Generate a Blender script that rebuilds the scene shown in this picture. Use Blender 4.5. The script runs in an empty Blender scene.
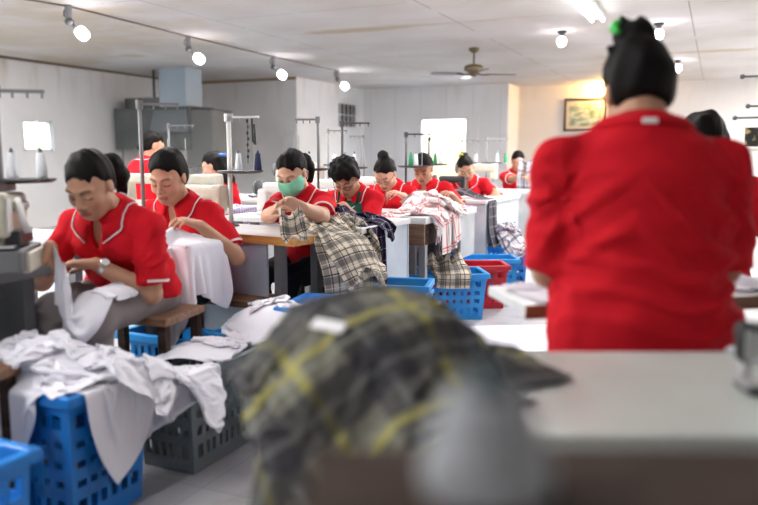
import bpy, math, random
import numpy as np
from mathutils import Vector, Matrix
C = bpy.context.scene.collection
SC = bpy.context.scene
PI = math.pi
rad = math.radians
rng = np.random.default_rng(7)

# ------------------------------------------------------------------ camera
FOC = 737.0; CAM_H = 1.17; YAW = rad(24.5); PIT = math.atan(97.5 / FOC)
cam_d = bpy.data.cameras.new('camera'); cam = bpy.data.objects.new('camera', cam_d); C.objects.link(cam)
cam.location = (0, 0, CAM_H); cam.rotation_euler = (PI / 2 - PIT, 0, YAW)
cam_d.sensor_width = 36.0; cam_d.lens = 36.0 * FOC / 758.0
cam_d.dof.use_dof = True; cam_d.dof.focus_distance = 4.3; cam_d.dof.aperture_fstop = 1.5
cam_d.clip_start = 0.02
SC.camera = cam
SC.view_settings.view_transform = 'Standard'; SC.view_settings.look = 'None'; SC.view_settings.gamma = 1.0
SC.view_settings.use_curve_mapping = False
_fw = np.array([-math.sin(YAW) * math.cos(PIT), math.cos(YAW) * math.cos(PIT), -math.sin(PIT)])
_rt = np.array([math.cos(YAW), math.sin(YAW), 0.0]); _up = np.cross(_rt, _fw); _O = np.array([0, 0, CAM_H])
def ray(x, y): return _fw + _rt * (x - 379) / FOC - _up * (y - 252.5) / FOC
def G(x, y, z):                       # the place at height z that the camera sees at x, y
    d = ray(x, y); return _O + d * ((z - CAM_H) / d[2])
def D(x, y, t): return _O + ray(x, y) * t

# ------------------------------------------------------------------ materials
def mat(name, col, rough=0.6, metal=0.0, emit=None, est=1.0, spec=None, alpha=None, trans=None):
    m = bpy.data.materials.new(name); m.use_nodes = True
    b = m.node_tree.nodes['Principled BSDF']
    b.inputs['Base Color'].default_value = (*col, 1); b.inputs['Roughness'].default_value = rough
    b.inputs['Metallic'].default_value = metal
    if spec is not None: b.inputs['Specular IOR Level'].default_value = spec
    if emit is not None:
        b.inputs['Emission Color'].default_value = (*emit, 1); b.inputs['Emission Strength'].default_value = est
    if trans is not None: b.inputs['Transmission Weight'].default_value = trans
    return m
def nd(m, typ, **kw):
    n = m.node_tree.nodes.new(typ)
    for k, v in kw.items():
        if k.startswith('i_'):
            key = k[2:]
            n.inputs[int(key) if key.isdigit() else key].default_value = v
        else: setattr(n, k, v)
    return n
def lk(m, a, b): m.node_tree.links.new(a, b)
def bsdf(m): return m.node_tree.nodes['Principled BSDF']
def add_noise_col(m, scale, c0, c1, lo=0.35, hi=0.65, detail=6, coord='Object', stretch=None):
    tc = nd(m, 'ShaderNodeTexCoord'); src = tc.outputs[coord]
    if stretch:
        mp = nd(m, 'ShaderNodeMapping'); mp.inputs['Scale'].default_value = stretch; lk(m, src, mp.inputs[0]); src = mp.outputs[0]
    n = nd(m, 'ShaderNodeTexNoise'); n.inputs['Scale'].default_value = scale; n.inputs['Detail'].default_value = detail
    lk(m, src, n.inputs['Vector'])
    r = nd(m, 'ShaderNodeValToRGB'); r.color_ramp.elements[0].position = lo; r.color_ramp.elements[1].position = hi
    r.color_ramp.elements[0].color = (*c0, 1); r.color_ramp.elements[1].color = (*c1, 1)
    lk(m, n.outputs['Fac'], r.inputs[0]); lk(m, r.outputs[0], bsdf(m).inputs['Base Color'])
    return n, r
def add_bump(m, scale, strength=0.3, dist=0.01, detail=4, stretch=None, coord='Object', typ='noise'):
    tc = nd(m, 'ShaderNodeTexCoord'); src = tc.outputs[coord]
    if stretch:
        mp = nd(m, 'ShaderNodeMapping'); mp.inputs['Scale'].default_value = stretch; lk(m, src, mp.inputs[0]); src = mp.outputs[0]
    if typ == 'noise':
        n = nd(m, 'ShaderNodeTexNoise'); n.inputs['Scale'].default_value = scale; n.inputs['Detail'].default_value = detail; o = n.outputs['Fac']
    else:
        n = nd(m, 'ShaderNodeTexWave'); n.inputs['Scale'].default_value = scale; n.inputs['Distortion'].default_value = 4; n.inputs['Detail'].default_value = detail; o = n.outputs['Fac']
    lk(m, src, n.inputs['Vector'])
    b = nd(m, 'ShaderNodeBump'); b.inputs['Strength'].default_value = strength; b.inputs['Distance'].default_value = dist
    lk(m, o, b.inputs['Height']); lk(m, b.outputs[0], bsdf(m).inputs['Normal'])

def plaid(name, base, us, vs, rough=0.85, weave=True):
    """woven check: us / vs = stripes (period m, centre 0..1, half width 0..0.5, colour, opacity) along each cloth direction"""
    m = mat(name, base, rough, spec=0.2)
    uv = nd(m, 'ShaderNodeUVMap'); uv.uv_map = 'UVMap'
    sp = nd(m, 'ShaderNodeSeparateXYZ'); lk(m, uv.outputs[0], sp.inputs[0])
    col = nd(m, 'ShaderNodeRGB'); col.outputs[0].default_value = (*base, 1); cur = col.outputs[0]
    for ax, lst in ((0, us), (1, vs)):
        for per, cen, hw, c, op in lst:
            d = nd(m, 'ShaderNodeMath', operation='MULTIPLY'); lk(m, sp.outputs[ax], d.inputs[0]); d.inputs[1].default_value = 1.0 / per
            f = nd(m, 'ShaderNodeMath', operation='FRACT'); lk(m, d.outputs[0], f.inputs[0])
            s = nd(m, 'ShaderNodeMath', operation='SUBTRACT'); lk(m, f.outputs[0], s.inputs[0]); s.inputs[1].default_value = cen
            a = nd(m, 'ShaderNodeMath', operation='ABSOLUTE'); lk(m, s.outputs[0], a.inputs[0])
            t = nd(m, 'ShaderNodeMath', operation='LESS_THAN'); lk(m, a.outputs[0], t.inputs[0]); t.inputs[1].default_value = hw
            o = nd(m, 'ShaderNodeMath', operation='MULTIPLY'); lk(m, t.outputs[0], o.inputs[0]); o.inputs[1].default_value = op
            mx = nd(m, 'ShaderNodeMix', data_type='RGBA'); lk(m, o.outputs[0], mx.inputs[0]); lk(m, cur, mx.inputs[6]); mx.inputs[7].default_value = (*c, 1)
            cur = mx.outputs[2]
    lk(m, cur, bsdf(m).inputs['Base Color'])
    return m

M = {}
def mk(): 
    M['white_cloth'] = mat('white_cloth', (0.85, 0.84, 0.91), 0.9, spec=0.15); add_bump(M['white_cloth'], 35, 0.25, 0.004)
    M['red'] = mat('red_cotton', (0.58, 0.010, 0.020), 0.85, spec=0.12); add_bump(M['red'], 16, 0.40, 0.012, 3)
    M['redfar'] = M['red']
    M['piping'] = mat('white_piping', (0.75, 0.7, 0.7), 0.8)
    M['hair'] = mat('black_hair', (0.008, 0.0065, 0.0065), 0.6, spec=0.10); add_bump(M['hair'], 130, 0.9, 0.004, 2, (1, .35, .12))
    M['greytrouser'] = mat('grey_brown_trouser', (0.24, 0.21, 0.21), 0.9, spec=0.1); add_bump(M['greytrouser'], 14, 0.4, 0.012, 3)
    M['darktrouser'] = mat('dark_trouser', (0.03, 0.03, 0.04), 0.9, spec=0.1)
    M['apron'] = mat('green_apron', (0.012, 0.075, 0.055), 0.85, spec=0.1)
    M['mask'] = mat('mint_mask', (0.22, 0.68, 0.48), 0.8); add_bump(M['mask'], 30, 0.3, 0.004, 1, (0.1, 0.1, 3), typ='wave')
    M['steel'] = mat('brushed_steel', (0.55, 0.55, 0.56), 0.35, 0.8)
    M['polegrey'] = mat('grey_pole_paint', (0.20, 0.20, 0.21), 0.5)
    M['poledark'] = mat('dark_pole_paint', (0.06, 0.06, 0.065), 0.5)
    M['polewhite'] = mat('white_pole_paint', (0.72, 0.72, 0.70), 0.5)
    M['beige'] = mat('beige_enamel', (0.56, 0.53, 0.43), 0.4); add_noise_col(M['beige'], 9, (0.46, 0.43, 0.34), (0.60, 0.57, 0.47))
    M['offwhite'] = mat('offwhite_enamel', (0.72, 0.72, 0.69), 0.35)
    M['black'] = mat('black_enamel', (0.02, 0.02, 0.022), 0.4)
    M['darkgrey'] = mat('dark_grey_paint', (0.12, 0.125, 0.13), 0.55)
    M['laminate'] = mat('pale_laminate', (0.74, 0.74, 0.74), 0.35); add_noise_col(M['laminate'], 6, (0.66, 0.66, 0.66), (0.76, 0.76, 0.76))
    M['greenlam'] = mat('pale_green_grey_laminate', (0.60, 0.64, 0.60), 0.3); add_noise_col(M['greenlam'], 5, (0.55, 0.59, 0.55), (0.62, 0.66, 0.62))
    M['varnish'] = mat('orange_varnished_wood', (0.62, 0.30, 0.07), 0.35); add_noise_col(M['varnish'], 7, (0.50, 0.21, 0.045), (0.68, 0.36, 0.10), stretch=(1, 8, 8))
    M['brownwood'] = mat('brown_wood', (0.22, 0.11, 0.06), 0.5); add_noise_col(M['brownwood'], 6, (0.16, 0.075, 0.04), (0.28, 0.15, 0.08), stretch=(1, 9, 9))
    M['darkwood'] = mat('dark_brown_board', (0.055, 0.036, 0.028), 0.8, spec=.1); add_noise_col(M['darkwood'], 5, (0.04, 0.026, 0.02), (0.07, 0.046, 0.036), stretch=(1, 8, 8))
    M['bluepanel'] = mat('pale_blue_grey_panel', (0.50, 0.56, 0.64), 0.5); add_noise_col(M['bluepanel'], 4, (0.44, 0.50, 0.58), (0.56, 0.62, 0.70))
    M['greypanel'] = mat('pale_grey_panel', (0.46, 0.50, 0.52), 0.5); add_noise_col(M['greypanel'], 5, (0.38, 0.42, 0.44), (0.52, 0.56, 0.58))
    M['bluecrate'] = mat('blue_plastic', (0.008, 0.20, 0.62), 0.35); 
    M['skycrate'] = mat('sky_blue_plastic', (0.015, 0.29, 0.72), 0.35)
    M['redcrate'] = mat('red_plastic', (0.52, 0.010, 0.025), 0.35)
    M['greycrate'] = mat('grey_plastic', (0.18, 0.21, 0.22), 0.45)
    M['cone_white'] = mat('white_thread', (0.80, 0.82, 0.86), 0.8); add_bump(M['cone_white'], 60, 0.4, 0.002, 1, (0.2, 0.2, 4), typ='wave')
    M['cone_grey'] = mat('grey_thread', (0.36, 0.37, 0.39), 0.9)
    M['cone_navy'] = mat('navy_thread', (0.015, 0.02, 0.09), 0.8)
    M['cone_red'] = mat('red_thread', (0.4, 0.03, 0.03), 0.8)
    M['cone_green'] = mat('green_thread', (0.03, 0.3, 0.12), 0.8)
    M['conecore'] = mat('dark_cone_core', (0.03, 0.06, 0.07), 0.5)
    M['bulb'] = mat('lit_bulb', (1, 1, 1), 0.4, emit=(1.0, 0.93, 0.98), est=30)
    M['tube'] = mat('lit_tube', (1, 1, 1), 0.4, emit=(0.95, 0.98, 1.0), est=18)
    M['watch'] = mat('watch_steel', (0.75, 0.75, 0.74), 0.25, 0.7)
    M['dial'] = mat('watch_dial', (0.85, 0.87, 0.88), 0.3)
    M['green'] = mat('bright_green_clip', (0.05, 0.55, 0.08), 0.4)
    M['bluetie'] = mat('blue_hair_tie', (0.03, 0.10, 0.45), 0.6)
    M['yellow'] = mat('yellow_flower', (0.75, 0.65, 0.08), 0.6)
    M['shoe'] = mat('dark_sandal', (0.03, 0.025, 0.025), 0.6)
    M['label'] = mat('white_neck_label', (0.85, 0.83, 0.85), 0.8)
    M['glass_rim'] = mat('dark_spectacle_rim', (0.03, 0.02, 0.02), 0.3)
    M['bottle'] = mat('clear_bottle', (0.9, 0.95, 1.0), 0.05, trans=0.9)
    # woven checks
    cr = (0.70, 0.62, 0.49); dk = (0.035, 0.04, 0.055)
    M['cream_plaid'] = plaid('cream_navy_plaid', cr,
        [(.105, .20, .14, dk, .60), (.105, .42, .03, dk, .9), (.105, .72, .035, (.10, .09, .09), .85), (.105, .88, .02, (.9, .85, .75), .6)],
        [(.105, .20, .14, dk, .60), (.105, .42, .03, dk, .9), (.105, .72, .035, (.10, .09, .09), .85), (.105, .88, .02, (.9, .85, .75), .6)])
    M['purple_plaid'] = plaid('purple_plaid', (0.032, 0.020, 0.062),
        [(.06, .3, .18, (.015, .012, .03), .8), (.06, .75, .022, (.62, .58, .70), .75)],
        [(.06, .3, .18, (.015, .012, .03), .8), (.06, .75, .022, (.62, .58, .70), .75)])
    M['red_plaid'] = plaid('white_red_plaid', (0.84, 0.80, 0.79),
        [(.16, .5, .035, (.70, .06, .09), .75), (.16, .62, .02, (.70, .06, .09), .7)],
        [(.16, .5, .035, (.70, .06, .09), .75), (.16, .62, .02, (.70, .06, .09), .7)])
    M['olive_plaid'] = plaid('olive_yellow_plaid', (0.150, 0.146, 0.118),
        [(.24, .25, .19, (.030, .029, .038), .72), (.24, .72, .040, (.40, .36, .07), .7), (.24, .58, .02, (.30, .30, .24), .5), (.12, .5, .05, (.22, .22, .21), .35)],
        [(.24, .25, .19, (.030, .029, .038), .72), (.24, .72, .040, (.40, .36, .07), .7), (.24, .58, .02, (.30, .30, .24), .5), (.12, .5, .05, (.22, .22, .21), .35)])
    M['blue_print'] = plaid('white_blue_check', (0.72, 0.70, 0.72),
        [(.09, .3, .08, (.04, .05, .12), .75), (.09, .7, .03, (.5, .1, .15), .6)],
        [(.12, .3, .10, (.04, .05, .12), .65), (.12, .7, .03, (.5, .1, .15), .6)])
    M['grey_print'] = plaid('grey_floral', (0.42, 0.42, 0.46),
        [(.07, .3, .14, (.09, .09, .13), .6), (.045, .7, .06, (.75, .75, .78), .6)],
        [(.08, .3, .12, (.09, .09, .13), .6), (.05, .7, .06, (.75, .75, .78), .6)])
    M['dark_print'] = plaid('dark_print', (0.05, 0.045, 0.055),
        [(.07, .3, .08, (.35, .33, .36), .5)], [(.08, .3, .06, (.3, .25, .3), .5)])
    M['lilac_print'] = plaid('lilac_print', (0.45, 0.42, 0.58),
        [(.03, .3, .15, (.12, .1, .3), .6), (.05, .7, .06, (.6, .2, .3), .6)], [(.03, .3, .12, (.9, .9, .95), .6)])
mk()
# skin: base tint from a point colour attribute (lips, brows, lashes are the face's own colours; nostril and mouth-line shade is painted in)
def skin_mat(name, rough=0.55):
    m = mat(name, (0.5, 0.28, 0.18), rough, spec=0.3)
    a = nd(m, 'ShaderNodeAttribute'); a.attribute_name = 'tint'; lk(m, a.outputs['Color'], bsdf(m).inputs['Base Color'])
    bsdf(m).inputs['Subsurface Weight'].default_value = 0.0
    return m
M['skin'] = skin_mat('skin')

# ------------------------------------------------------------------ objects
def empty(name, loc=(0, 0, 0), rz=0.0):
    o = bpy.data.objects.new(name, None); C.objects.link(o); o.location = loc; o.rotation_euler = (0, 0, rz)
    o.empty_display_size = 0.1
    return o
def tag(o, label=None, cat=None, group=None, kind=None):
    if label: o['label'] = label
    if cat: o['category'] = cat
    if group: o['group'] = group
    if kind: o['kind'] = kind
    return o
def thing(name, label, cat, loc=(0, 0, 0), rz=0.0, group=None): return tag(empty(name, loc, rz), label, cat, group)
class MB:
    def __init__(s): s.v = []; s.f = []
    def add(s, vs, fs):
        n = len(s.v); s.v += [tuple(map(float, p)) for p in vs]; s.f += [tuple(i + n for i in f) for f in fs]; return s
    def box(s, c, d, rz=0.0, taper=1.0, R=None):
        hx, hy, hz = d[0] / 2, d[1] / 2, d[2] / 2; vs = []
        for z in (-1, 1):
            k = taper if z < 0 else 1.0
            for x, y in ((-1, -1), (1, -1), (1, 1), (-1, 1)):
                p = Vector((x * hx * k, y * hy * k, z * hz))
                if R is not None: p = R @ p
                elif rz: p = Matrix.Rotation(rz, 3, 'Z') @ p
                vs.append(p + Vector(c))
        return s.add(vs, [(3, 2, 1, 0), (4, 5, 6, 7), (0, 1, 5, 4), (1, 2, 6, 5), (2, 3, 7, 6), (3, 0, 4, 7)])
    def tube(s, pts, r, n=10, cap=True):
        pts = [Vector(p) for p in pts]; rs = r if isinstance(r, (list, tuple)) else [r] * len(pts); vs = []; fs = []
        t0 = (pts[1] - pts[0]).normalized(); a = t0.orthogonal().normalized()
        for i, p in enumerate(pts):
            t = (pts[min(i + 1, len(pts) - 1)] - pts[max(i - 1, 0)]).normalized()
            a = (a - t * a.dot(t)); a = a.normalized() if a.length > 1e-6 else t.orthogonal().normalized()
            b = t.cross(a)
            for k in range(n):
                w = 2 * PI * k / n; vs.append(p + (a * math.cos(w) + b * math.sin(w)) * rs[i])
        for i in range(len(pts) - 1):
            for k in range(n):
                q = (k + 1) % n; fs.append((i * n + k, i * n + q, (i + 1) * n + q, (i + 1) * n + k))
        if cap: fs += [tuple(reversed(range(n))), tuple((len(pts) - 1) * n + k for k in range(n))]
        return s.add(vs, fs)
    def lathe(s, prof, c=(0, 0, 0), n=24, R=None):
        vs = []; fs = []
        for r, z in prof:
            for k in range(n):
                w = 2 * PI * k / n; p = Vector((r * math.cos(w), r * math.sin(w), z))
                if R is not None: p = R @ p
                vs.append(p + Vector(c))
        m = len(prof)
        for i in range(m - 1):
            for k in range(n):
                q = (k + 1) % n; fs.append((i * n + k, i * n + q, (i + 1) * n + q, (i + 1) * n + k))
        fs += [tuple(reversed(range(n))), tuple((m - 1) * n + k for k in range(n))]
        return s.add(vs, fs)
    def ell(s, c, r, n=16):
        prof = [(max(1e-4, math.sin(PI * i / n)), -math.cos(PI * i / n)) for i in range(n + 1)]
        vs = []; fs = []; m = 2 * n
        for a, z in prof:
            for k in range(m):
                w = 2 * PI * k / m; vs.append((c[0] + r[0] * a * math.cos(w), c[1] + r[1] * a * math.sin(w), c[2] + r[2] * z))
        for i in range(n):
            for k in range(m):
                q = (k + 1) % m; fs.append((i * m + k, i * m + q, (i + 1) * m + q, (i + 1) * m + k))
        return s.add(vs, fs)
    def build(s, name, m, parent=None, bevel=0.0, smooth=False, seg=2):
        me = bpy.data.meshes.new(name); me.from_pydata(s.v, [], s.f); me.update()
        if smooth: me.polygons.foreach_set('use_smooth', [True] * len(me.polygons))
        o = bpy.data.objects.new(name, me); C.objects.link(o); me.materials.append(m)
        if parent: o.parent = parent
        if bevel:
            b = o.modifiers.new('bevel', 'BEVEL'); b.width = bevel; b.segments = seg; b.limit_method = 'ANGLE'; b.angle_limit = rad(35)
            if smooth is False:
                me.polygons.foreach_set('use_smooth', [False] * len(me.polygons))
        return o
def quads_mesh(name, V, Q, m, parent=None):
    me = bpy.data.meshes.new(name); nv = len(V); nq = len(Q)
    me.vertices.add(nv); me.vertices.foreach_set('co', np.ascontiguousarray(V, dtype=np.float32).ravel())
    me.loops.add(nq * 4); me.loops.foreach_set('vertex_index', np.ascontiguousarray(Q, dtype=np.int32).ravel())
    me.polygons.add(nq); me.polygons.foreach_set('loop_start', np.arange(0, nq * 4, 4, dtype=np.int32))
    me.polygons.foreach_set('use_smooth', np.ones(nq, dtype=bool))
    me.update(calc_edges=True); me.validate()
    o = bpy.data.objects.new(name, me); C.objects.link(o); me.materials.append(m)
    if parent: o.parent = parent
    return o
def copy_tree(o, parent=None):
    c = o.copy(); C.objects.link(c)
    if parent: c.parent = parent
    for ch in list(o.children): copy_tree(ch, c)
    return c
# ------------------------------------------------------------------ people: one continuous skin from a smooth distance field
def nrm(v): v = np.asarray(v, float); return v / (np.linalg.norm(v) + 1e-12)
def axis_pts(lo, hi, bands, fine, coarse):
    out = [lo]
    while out[-1] < hi:
        p = out[-1]; out.append(p + (fine if any(a <= p <= b for a, b in bands) else coarse))
    return np.array(out, np.float32)
class Field:
    def __init__(s, lo, hi, bands, fine, coarse):
        s.ax = [axis_pts(lo[i], hi[i], [(b[0][i], b[1][i]) for b in bands], fine, coarse) for i in range(3)]
        s.f = np.full([len(a) for a in s.ax], 0.5, np.float32)
    def sub(s, lo, hi):
        sl = []
        for i in range(3):
            a = np.searchsorted(s.ax[i], lo[i]); b = np.searchsorted(s.ax[i], hi[i]); sl.append(slice(max(a - 1, 0), b + 1))
        P = [s.ax[0][sl[0]][:, None, None], s.ax[1][sl[1]][None, :, None], s.ax[2][sl[2]][None, None, :]]
        return tuple(sl), P
    def put(s, prim, k=0.02, op='u', cut=None):
        lo, hi, fn = prim; mg = 0.035 + k
        sl, P = s.sub(np.asarray(lo) - mg, np.asarray(hi) + mg)
        if min(x.stop - x.start for x in sl) <= 0: return
        d = fn(*P).astype(np.float32)
        if cut is not None:
            for (p0, n) in cut:
                d = np.maximum(d, ((P[0] - p0[0]) * n[0] + (P[1] - p0[1]) * n[1] + (P[2] - p0[2]) * n[2]))
        f = s.f[sl]
        if op == 'u':
            h = np.clip(0.5 + 0.5 * (f - d) / k, 0, 1); s.f[sl] = f + (d - f) * h - k * h * (1 - h)
        elif op == 's':
            h = np.clip(0.5 - 0.5 * (f + d) / k, 0, 1); s.f[sl] = f + (-d - f) * h + k * h * (1 - h)
        else:
            s.f[sl] = np.maximum(f, d)
    def planecut(s, p0, n):
        s.f = np.maximum(s.f, (s.ax[0][:, None, None] - p0[0]) * n[0] + (s.ax[1][None, :, None] - p0[1]) * n[1] + (s.ax[2][None, None, :] - p0[2]) * n[2]).astype(np.float32)
    def wrinkle(s, fn):
        i = np.argwhere(np.abs(s.f) < 0.04)
        if len(i) == 0: return
        P = np.stack([s.ax[k][i[:, k]] for k in range(3)], 1)
        s.f[i[:, 0], i[:, 1], i[:, 2]] += fn(P).astype(np.float32)
    def sample(s, p):
        g = []
        for i in range(3):
            a = s.ax[i]; k = int(np.clip(np.searchsorted(a, p[i]) - 1, 0, len(a) - 2)); g.append((k, float(np.clip((p[i] - a[k]) / (a[k + 1] - a[k]), 0, 1))))
        (i, u), (j, v), (k, w) = g; c = s.f[i:i + 2, j:j + 2, k:k + 2].astype(float)
        c = c[0] * (1 - u) + c[1] * u; c = c[0] * (1 - v) + c[1] * v; return c[0] * (1 - w) + c[1] * w
    def lift(s, p, gap, up):
        p = np.array(p, float)
        for _ in range(12):
            d = s.sample(p)
            if d >= gap: break
            e = .006; gr = np.array([s.sample(p + np.eye(3)[i] * e) - s.sample(p - np.eye(3)[i] * e) for i in range(3)])
            p = p + (nrm(gr) * .7 + up * .3) * (gap - d)
        return p
    def mesh(s):
        f = s.f; S = f < 0; ax = s.ax
        c = np.zeros([n - 1 for n in f.shape], np.int8)
        for i in (0, 1):
            for j in (0, 1):
                for k in (0, 1): c += S[i:i + c.shape[0], j:j + c.shape[1], k:k + c.shape[2]]
        act = np.argwhere((c > 0) & (c < 8)); idx = np.full(c.shape, -1, np.int32)
        I, J, K = act.T; idx[I, J, K] = np.arange(len(act)); acc = np.zeros((len(act), 3)); cnt = np.zeros(len(act))
        for d in range(3):
            o = [0, 1, 2]; o.remove(d)
            for a in (0, 1):
                for b in (0, 1):
                    q0 = [I, J, K]; q0[o[0]] = q0[o[0]] + a; q0[o[1]] = q0[o[1]] + b; q1 = list(q0); q1[d] = q1[d] + 1
                    f0 = f[q0[0], q0[1], q0[2]]; f1 = f[q1[0], q1[1], q1[2]]; m = (f0 < 0) != (f1 < 0)
                    t = np.where(m, f0 / np.where(m, f0 - f1, 1), 0)
                    p = np.stack([ax[x][q0[x]] for x in range(3)], 1).astype(float)
                    p[:, d] += t * (ax[d][q1[d]] - ax[d][q0[d]]); acc[m] += p[m]; cnt += m
        V = acc / cnt[:, None]; Q = []
        for d in range(3):
            o = [(d + 1) % 3, (d + 2) % 3]
            s0 = [slice(1, -1)] * 3; s0[d] = slice(0, -1); s1 = list(s0); s1[d] = slice(1, None)
            A = S[tuple(s0)]; B = S[tuple(s1)]; e = np.argwhere(A != B)
            base = e.copy(); base[:, o[0]] += 1; base[:, o[1]] += 1
            flip = A[e[:, 0], e[:, 1], e[:, 2]]
            def cell(a, b):
                q = base.copy(); q[:, o[0]] -= a; q[:, o[1]] -= b; return idx[q[:, 0], q[:, 1], q[:, 2]]
            q = np.stack([cell(1, 1), cell(0, 1), cell(0, 0), cell(1, 0)], 1)
            q[~flip] = q[~flip][:, ::-1]; Q.append(q)
        Q = np.concatenate(Q); Q = Q[(Q >= 0).all(1)]
        return V, Q
def rc(a, b, r1, r2, flat=1.0, u=None):
    """tapered capsule from a to b; flat scales its radius along u"""
    a = np.asarray(a, float); b = np.asarray(b, float); w = b - a; L2 = float(w @ w) + 1e-9; R = max(r1, r2) * max(1, flat)
    if u is not None: u = np.asarray(u, float); u = nrm(u - w * (u @ w) / L2)
    def fn(X, Y, Z):
        x, y, z = X - a[0], Y - a[1], Z - a[2]; t = np.clip((x * w[0] + y * w[1] + z * w[2]) / L2, 0, 1)
        x, y, z = x - t * w[0], y - t * w[1], z - t * w[2]; q = x * x + y * y + z * z; r = r1 + (r2 - r1) * t
        if u is None or flat == 1: return np.sqrt(q) - r
        uu = x * u[0] + y * u[1] + z * u[2]
        return (np.sqrt(np.maximum(q - uu * uu + (uu / flat) ** 2, 0)) - r) * min(1, flat)
    return np.minimum(a, b) - R, np.maximum(a, b) + R, fn
def el(c, r, Rm=None):
    c = np.asarray(c, float); r = np.asarray(r, float); Rm = np.eye(3) if Rm is None else Rm; m = r.max()
    def fn(X, Y, Z):
        x, y, z = X - c[0], Y - c[1], Z - c[2]; k0 = 0; k1 = 0
        for i in range(3):
            a = x * Rm[0, i] + y * Rm[1, i] + z * Rm[2, i]; k0 = k0 + (a / r[i]) ** 2; k1 = k1 + (a / r[i] ** 2) ** 2
        k0 = np.sqrt(k0); k1 = np.sqrt(k1) + 1e-9; return k0 * (k0 - 1) / k1
    return c - m, c + m, fn
def rotm(pitch_down, yaw, roll=0.0):
    p, y, r = rad(pitch_down), rad(yaw), rad(roll)
    Rx = np.array([[1, 0, 0], [0, math.cos(p), math.sin(p)], [0, -math.sin(p), math.cos(p)]])
    Rz = np.array([[math.cos(y), -math.sin(y), 0], [math.sin(y), math.cos(y), 0], [0, 0, 1]])
    Ry = np.array([[math.cos(r), 0, math.sin(r)], [0, 1, 0], [-math.sin(r), 0, math.cos(r)]])
    return Rz @ Rx @ Ry
def ik(S, T, l1, l2, pole):
    S, T = np.asarray(S, float), np.asarray(T, float); d = T - S; L = np.linalg.norm(d); m = (l1 + l2) * 0.985
    if L > m: T = S + d / L * m; d = T - S; L = m
    a = (l1 * l1 - l2 * l2 + L * L) / (2 * L); h = math.sqrt(max(l1 * l1 - a * a, 0)); w = d / L; p = np.asarray(pole, float); p = nrm(p - w * (p @ w))
    return S + w * a + p * h, T
SKIN = {'mid': (0.50, 0.27, 0.175), 'light': (0.62, 0.37, 0.26), 'tan': (0.40, 0.19, 0.11)}
def person(name, label, loc, th, hands, seat=0.5, lean=18, head=(30, 0, 0), hair='bun', build=1.0, sc=1.0, fine=0.005, coarse=0.009, skin='mid',
           poles=None, hdirs=None, palms=None, curl=(22, 30, 24), stand=False, trousers='darktrouser', hipz=0.80, twist=0.0, knee=(0.40, 0.10, 0.09), eyes=True,
           sleeve=0.80, wr=1.0, shx=0.155, hairs=1.0, group='garment workers in red polo shirts', neckx=0.0, ts=0.90, tipping=True, hemd=.075, shd=.055, neckl=.070, arm=(0.255, 0.225), eye_open=0.0, extra_wr=None):
    root = thing(name, label, 'person', (loc[0], loc[1], loc[2] if len(loc) > 2 else 0), th, group)
    cs, sn = math.cos(-th), math.sin(-th)
    z0 = loc[2] if len(loc) > 2 else 0
    def to_l(p): x, y = p[0] - loc[0], p[1] - loc[1]; return np.array([x * cs - y * sn, x * sn + y * cs, p[2] - z0])
    b = build; up = lambda l: np.array([0, math.sin(rad(l)), math.cos(rad(l))])
    P0 = np.array([0, 0, hipz if stand else seat + 0.095])
    k_ = sc * ts; P1 = P0 + up(lean * 0.45) * 0.16 * k_; P2 = P1 + up(lean) * 0.155 * k_; P3 = P2 + up(lean * 1.25) * 0.135 * k_
    P4 = P3 + up(lean * 0.8 + head[0] * 0.45) * neckl * sc + np.array([neckx, 0, 0]); HR = rotm(*head); HC = P4 + HR @ np.array([0, 0.022, 0.082]) * sc
    hp = lambda x, y, z: HC + HR @ np.array([x, y, z]) * sc
    spn = up(lean); fwd = np.array([0, math.cos(rad(lean)), -math.sin(rad(lean))]); tw = rad(twist)
    X1 = np.array([math.cos(tw), math.sin(tw), 0])
    SH = [P3 - spn * shd - X1 * shx * b, P3 - spn * shd + X1 * shx * b]      # 0 left, 1 right
    wl = lambda v: None if v is None else np.array([v[0] * cs - v[1] * sn, v[0] * sn + v[1] * cs, v[2]])
    hdirs = [wl(v) for v in hdirs] if hdirs else None; palms = [wl(v) for v in palms] if palms else None
    W = []; E = []
    for i in (0, 1):
        T = to_l(hands[i]); pole = (poles[i] if poles else ((-0.6, -0.25, -0.8) if i == 0 else (0.6, -0.25, -0.8)))
        e, w = ik(SH[i], T, arm[0] * sc, arm[1] * sc, pole); E.append(e); W.append(w)
    legs = []
    for i, sx in ((0, -1), (1, 1)):
        hip = P0 + np.array([sx * 0.085 * b, 0.0, -0.03])
        if stand: kn = np.array([sx * 0.095, 0.02, 0.43]); an = np.array([sx * 0.09, -0.02, 0.08])
        else: kn = np.array([sx * knee[1] + sx * 0.02, knee[0], seat + 0.06]); an = np.array([sx * knee[2], knee[0] + 0.02, 0.085])
        legs.append((hip, kn, an))
    pts = np.array([P0, P3, HC] + SH + W + E + [l[1] for l in legs] + [l[2] for l in legs])
    lo = pts.min(0) - 0.2; hi = pts.max(0) + 0.2; lo[2] = max(lo[2], 0.0) - 0.01
    hb = [(HC - 0.13 * sc, HC + 0.13 * sc)] + [(w - 0.13, w + 0.13) for w in W]
    F = Field(lo, hi, hb, fine, coarse)
    U = F.put; s = sc
    ry = np.array([0, 1, 0.0])
    # trunk (a little inside the clothes)
    U(el(P0, (0.150 * b, 0.115 * b, 0.105))); U(rc(P0, P1, 0.140 * b, 0.118 * b, 0.76, ry), 0.03); U(rc(P1, P2, 0.118 * b, 0.130 * b, 0.76, fwd), 0.03)
    U(rc(P2, P3 - spn * 0.03, 0.128 * b, 0.085, 0.70, fwd), 0.03); U(rc(SH[0], SH[1], 0.044, 0.044), 0.03)
    for i in (0, 1): U(rc(P3 - spn * 0.012, SH[i], 0.040, 0.038), 0.03)
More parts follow.
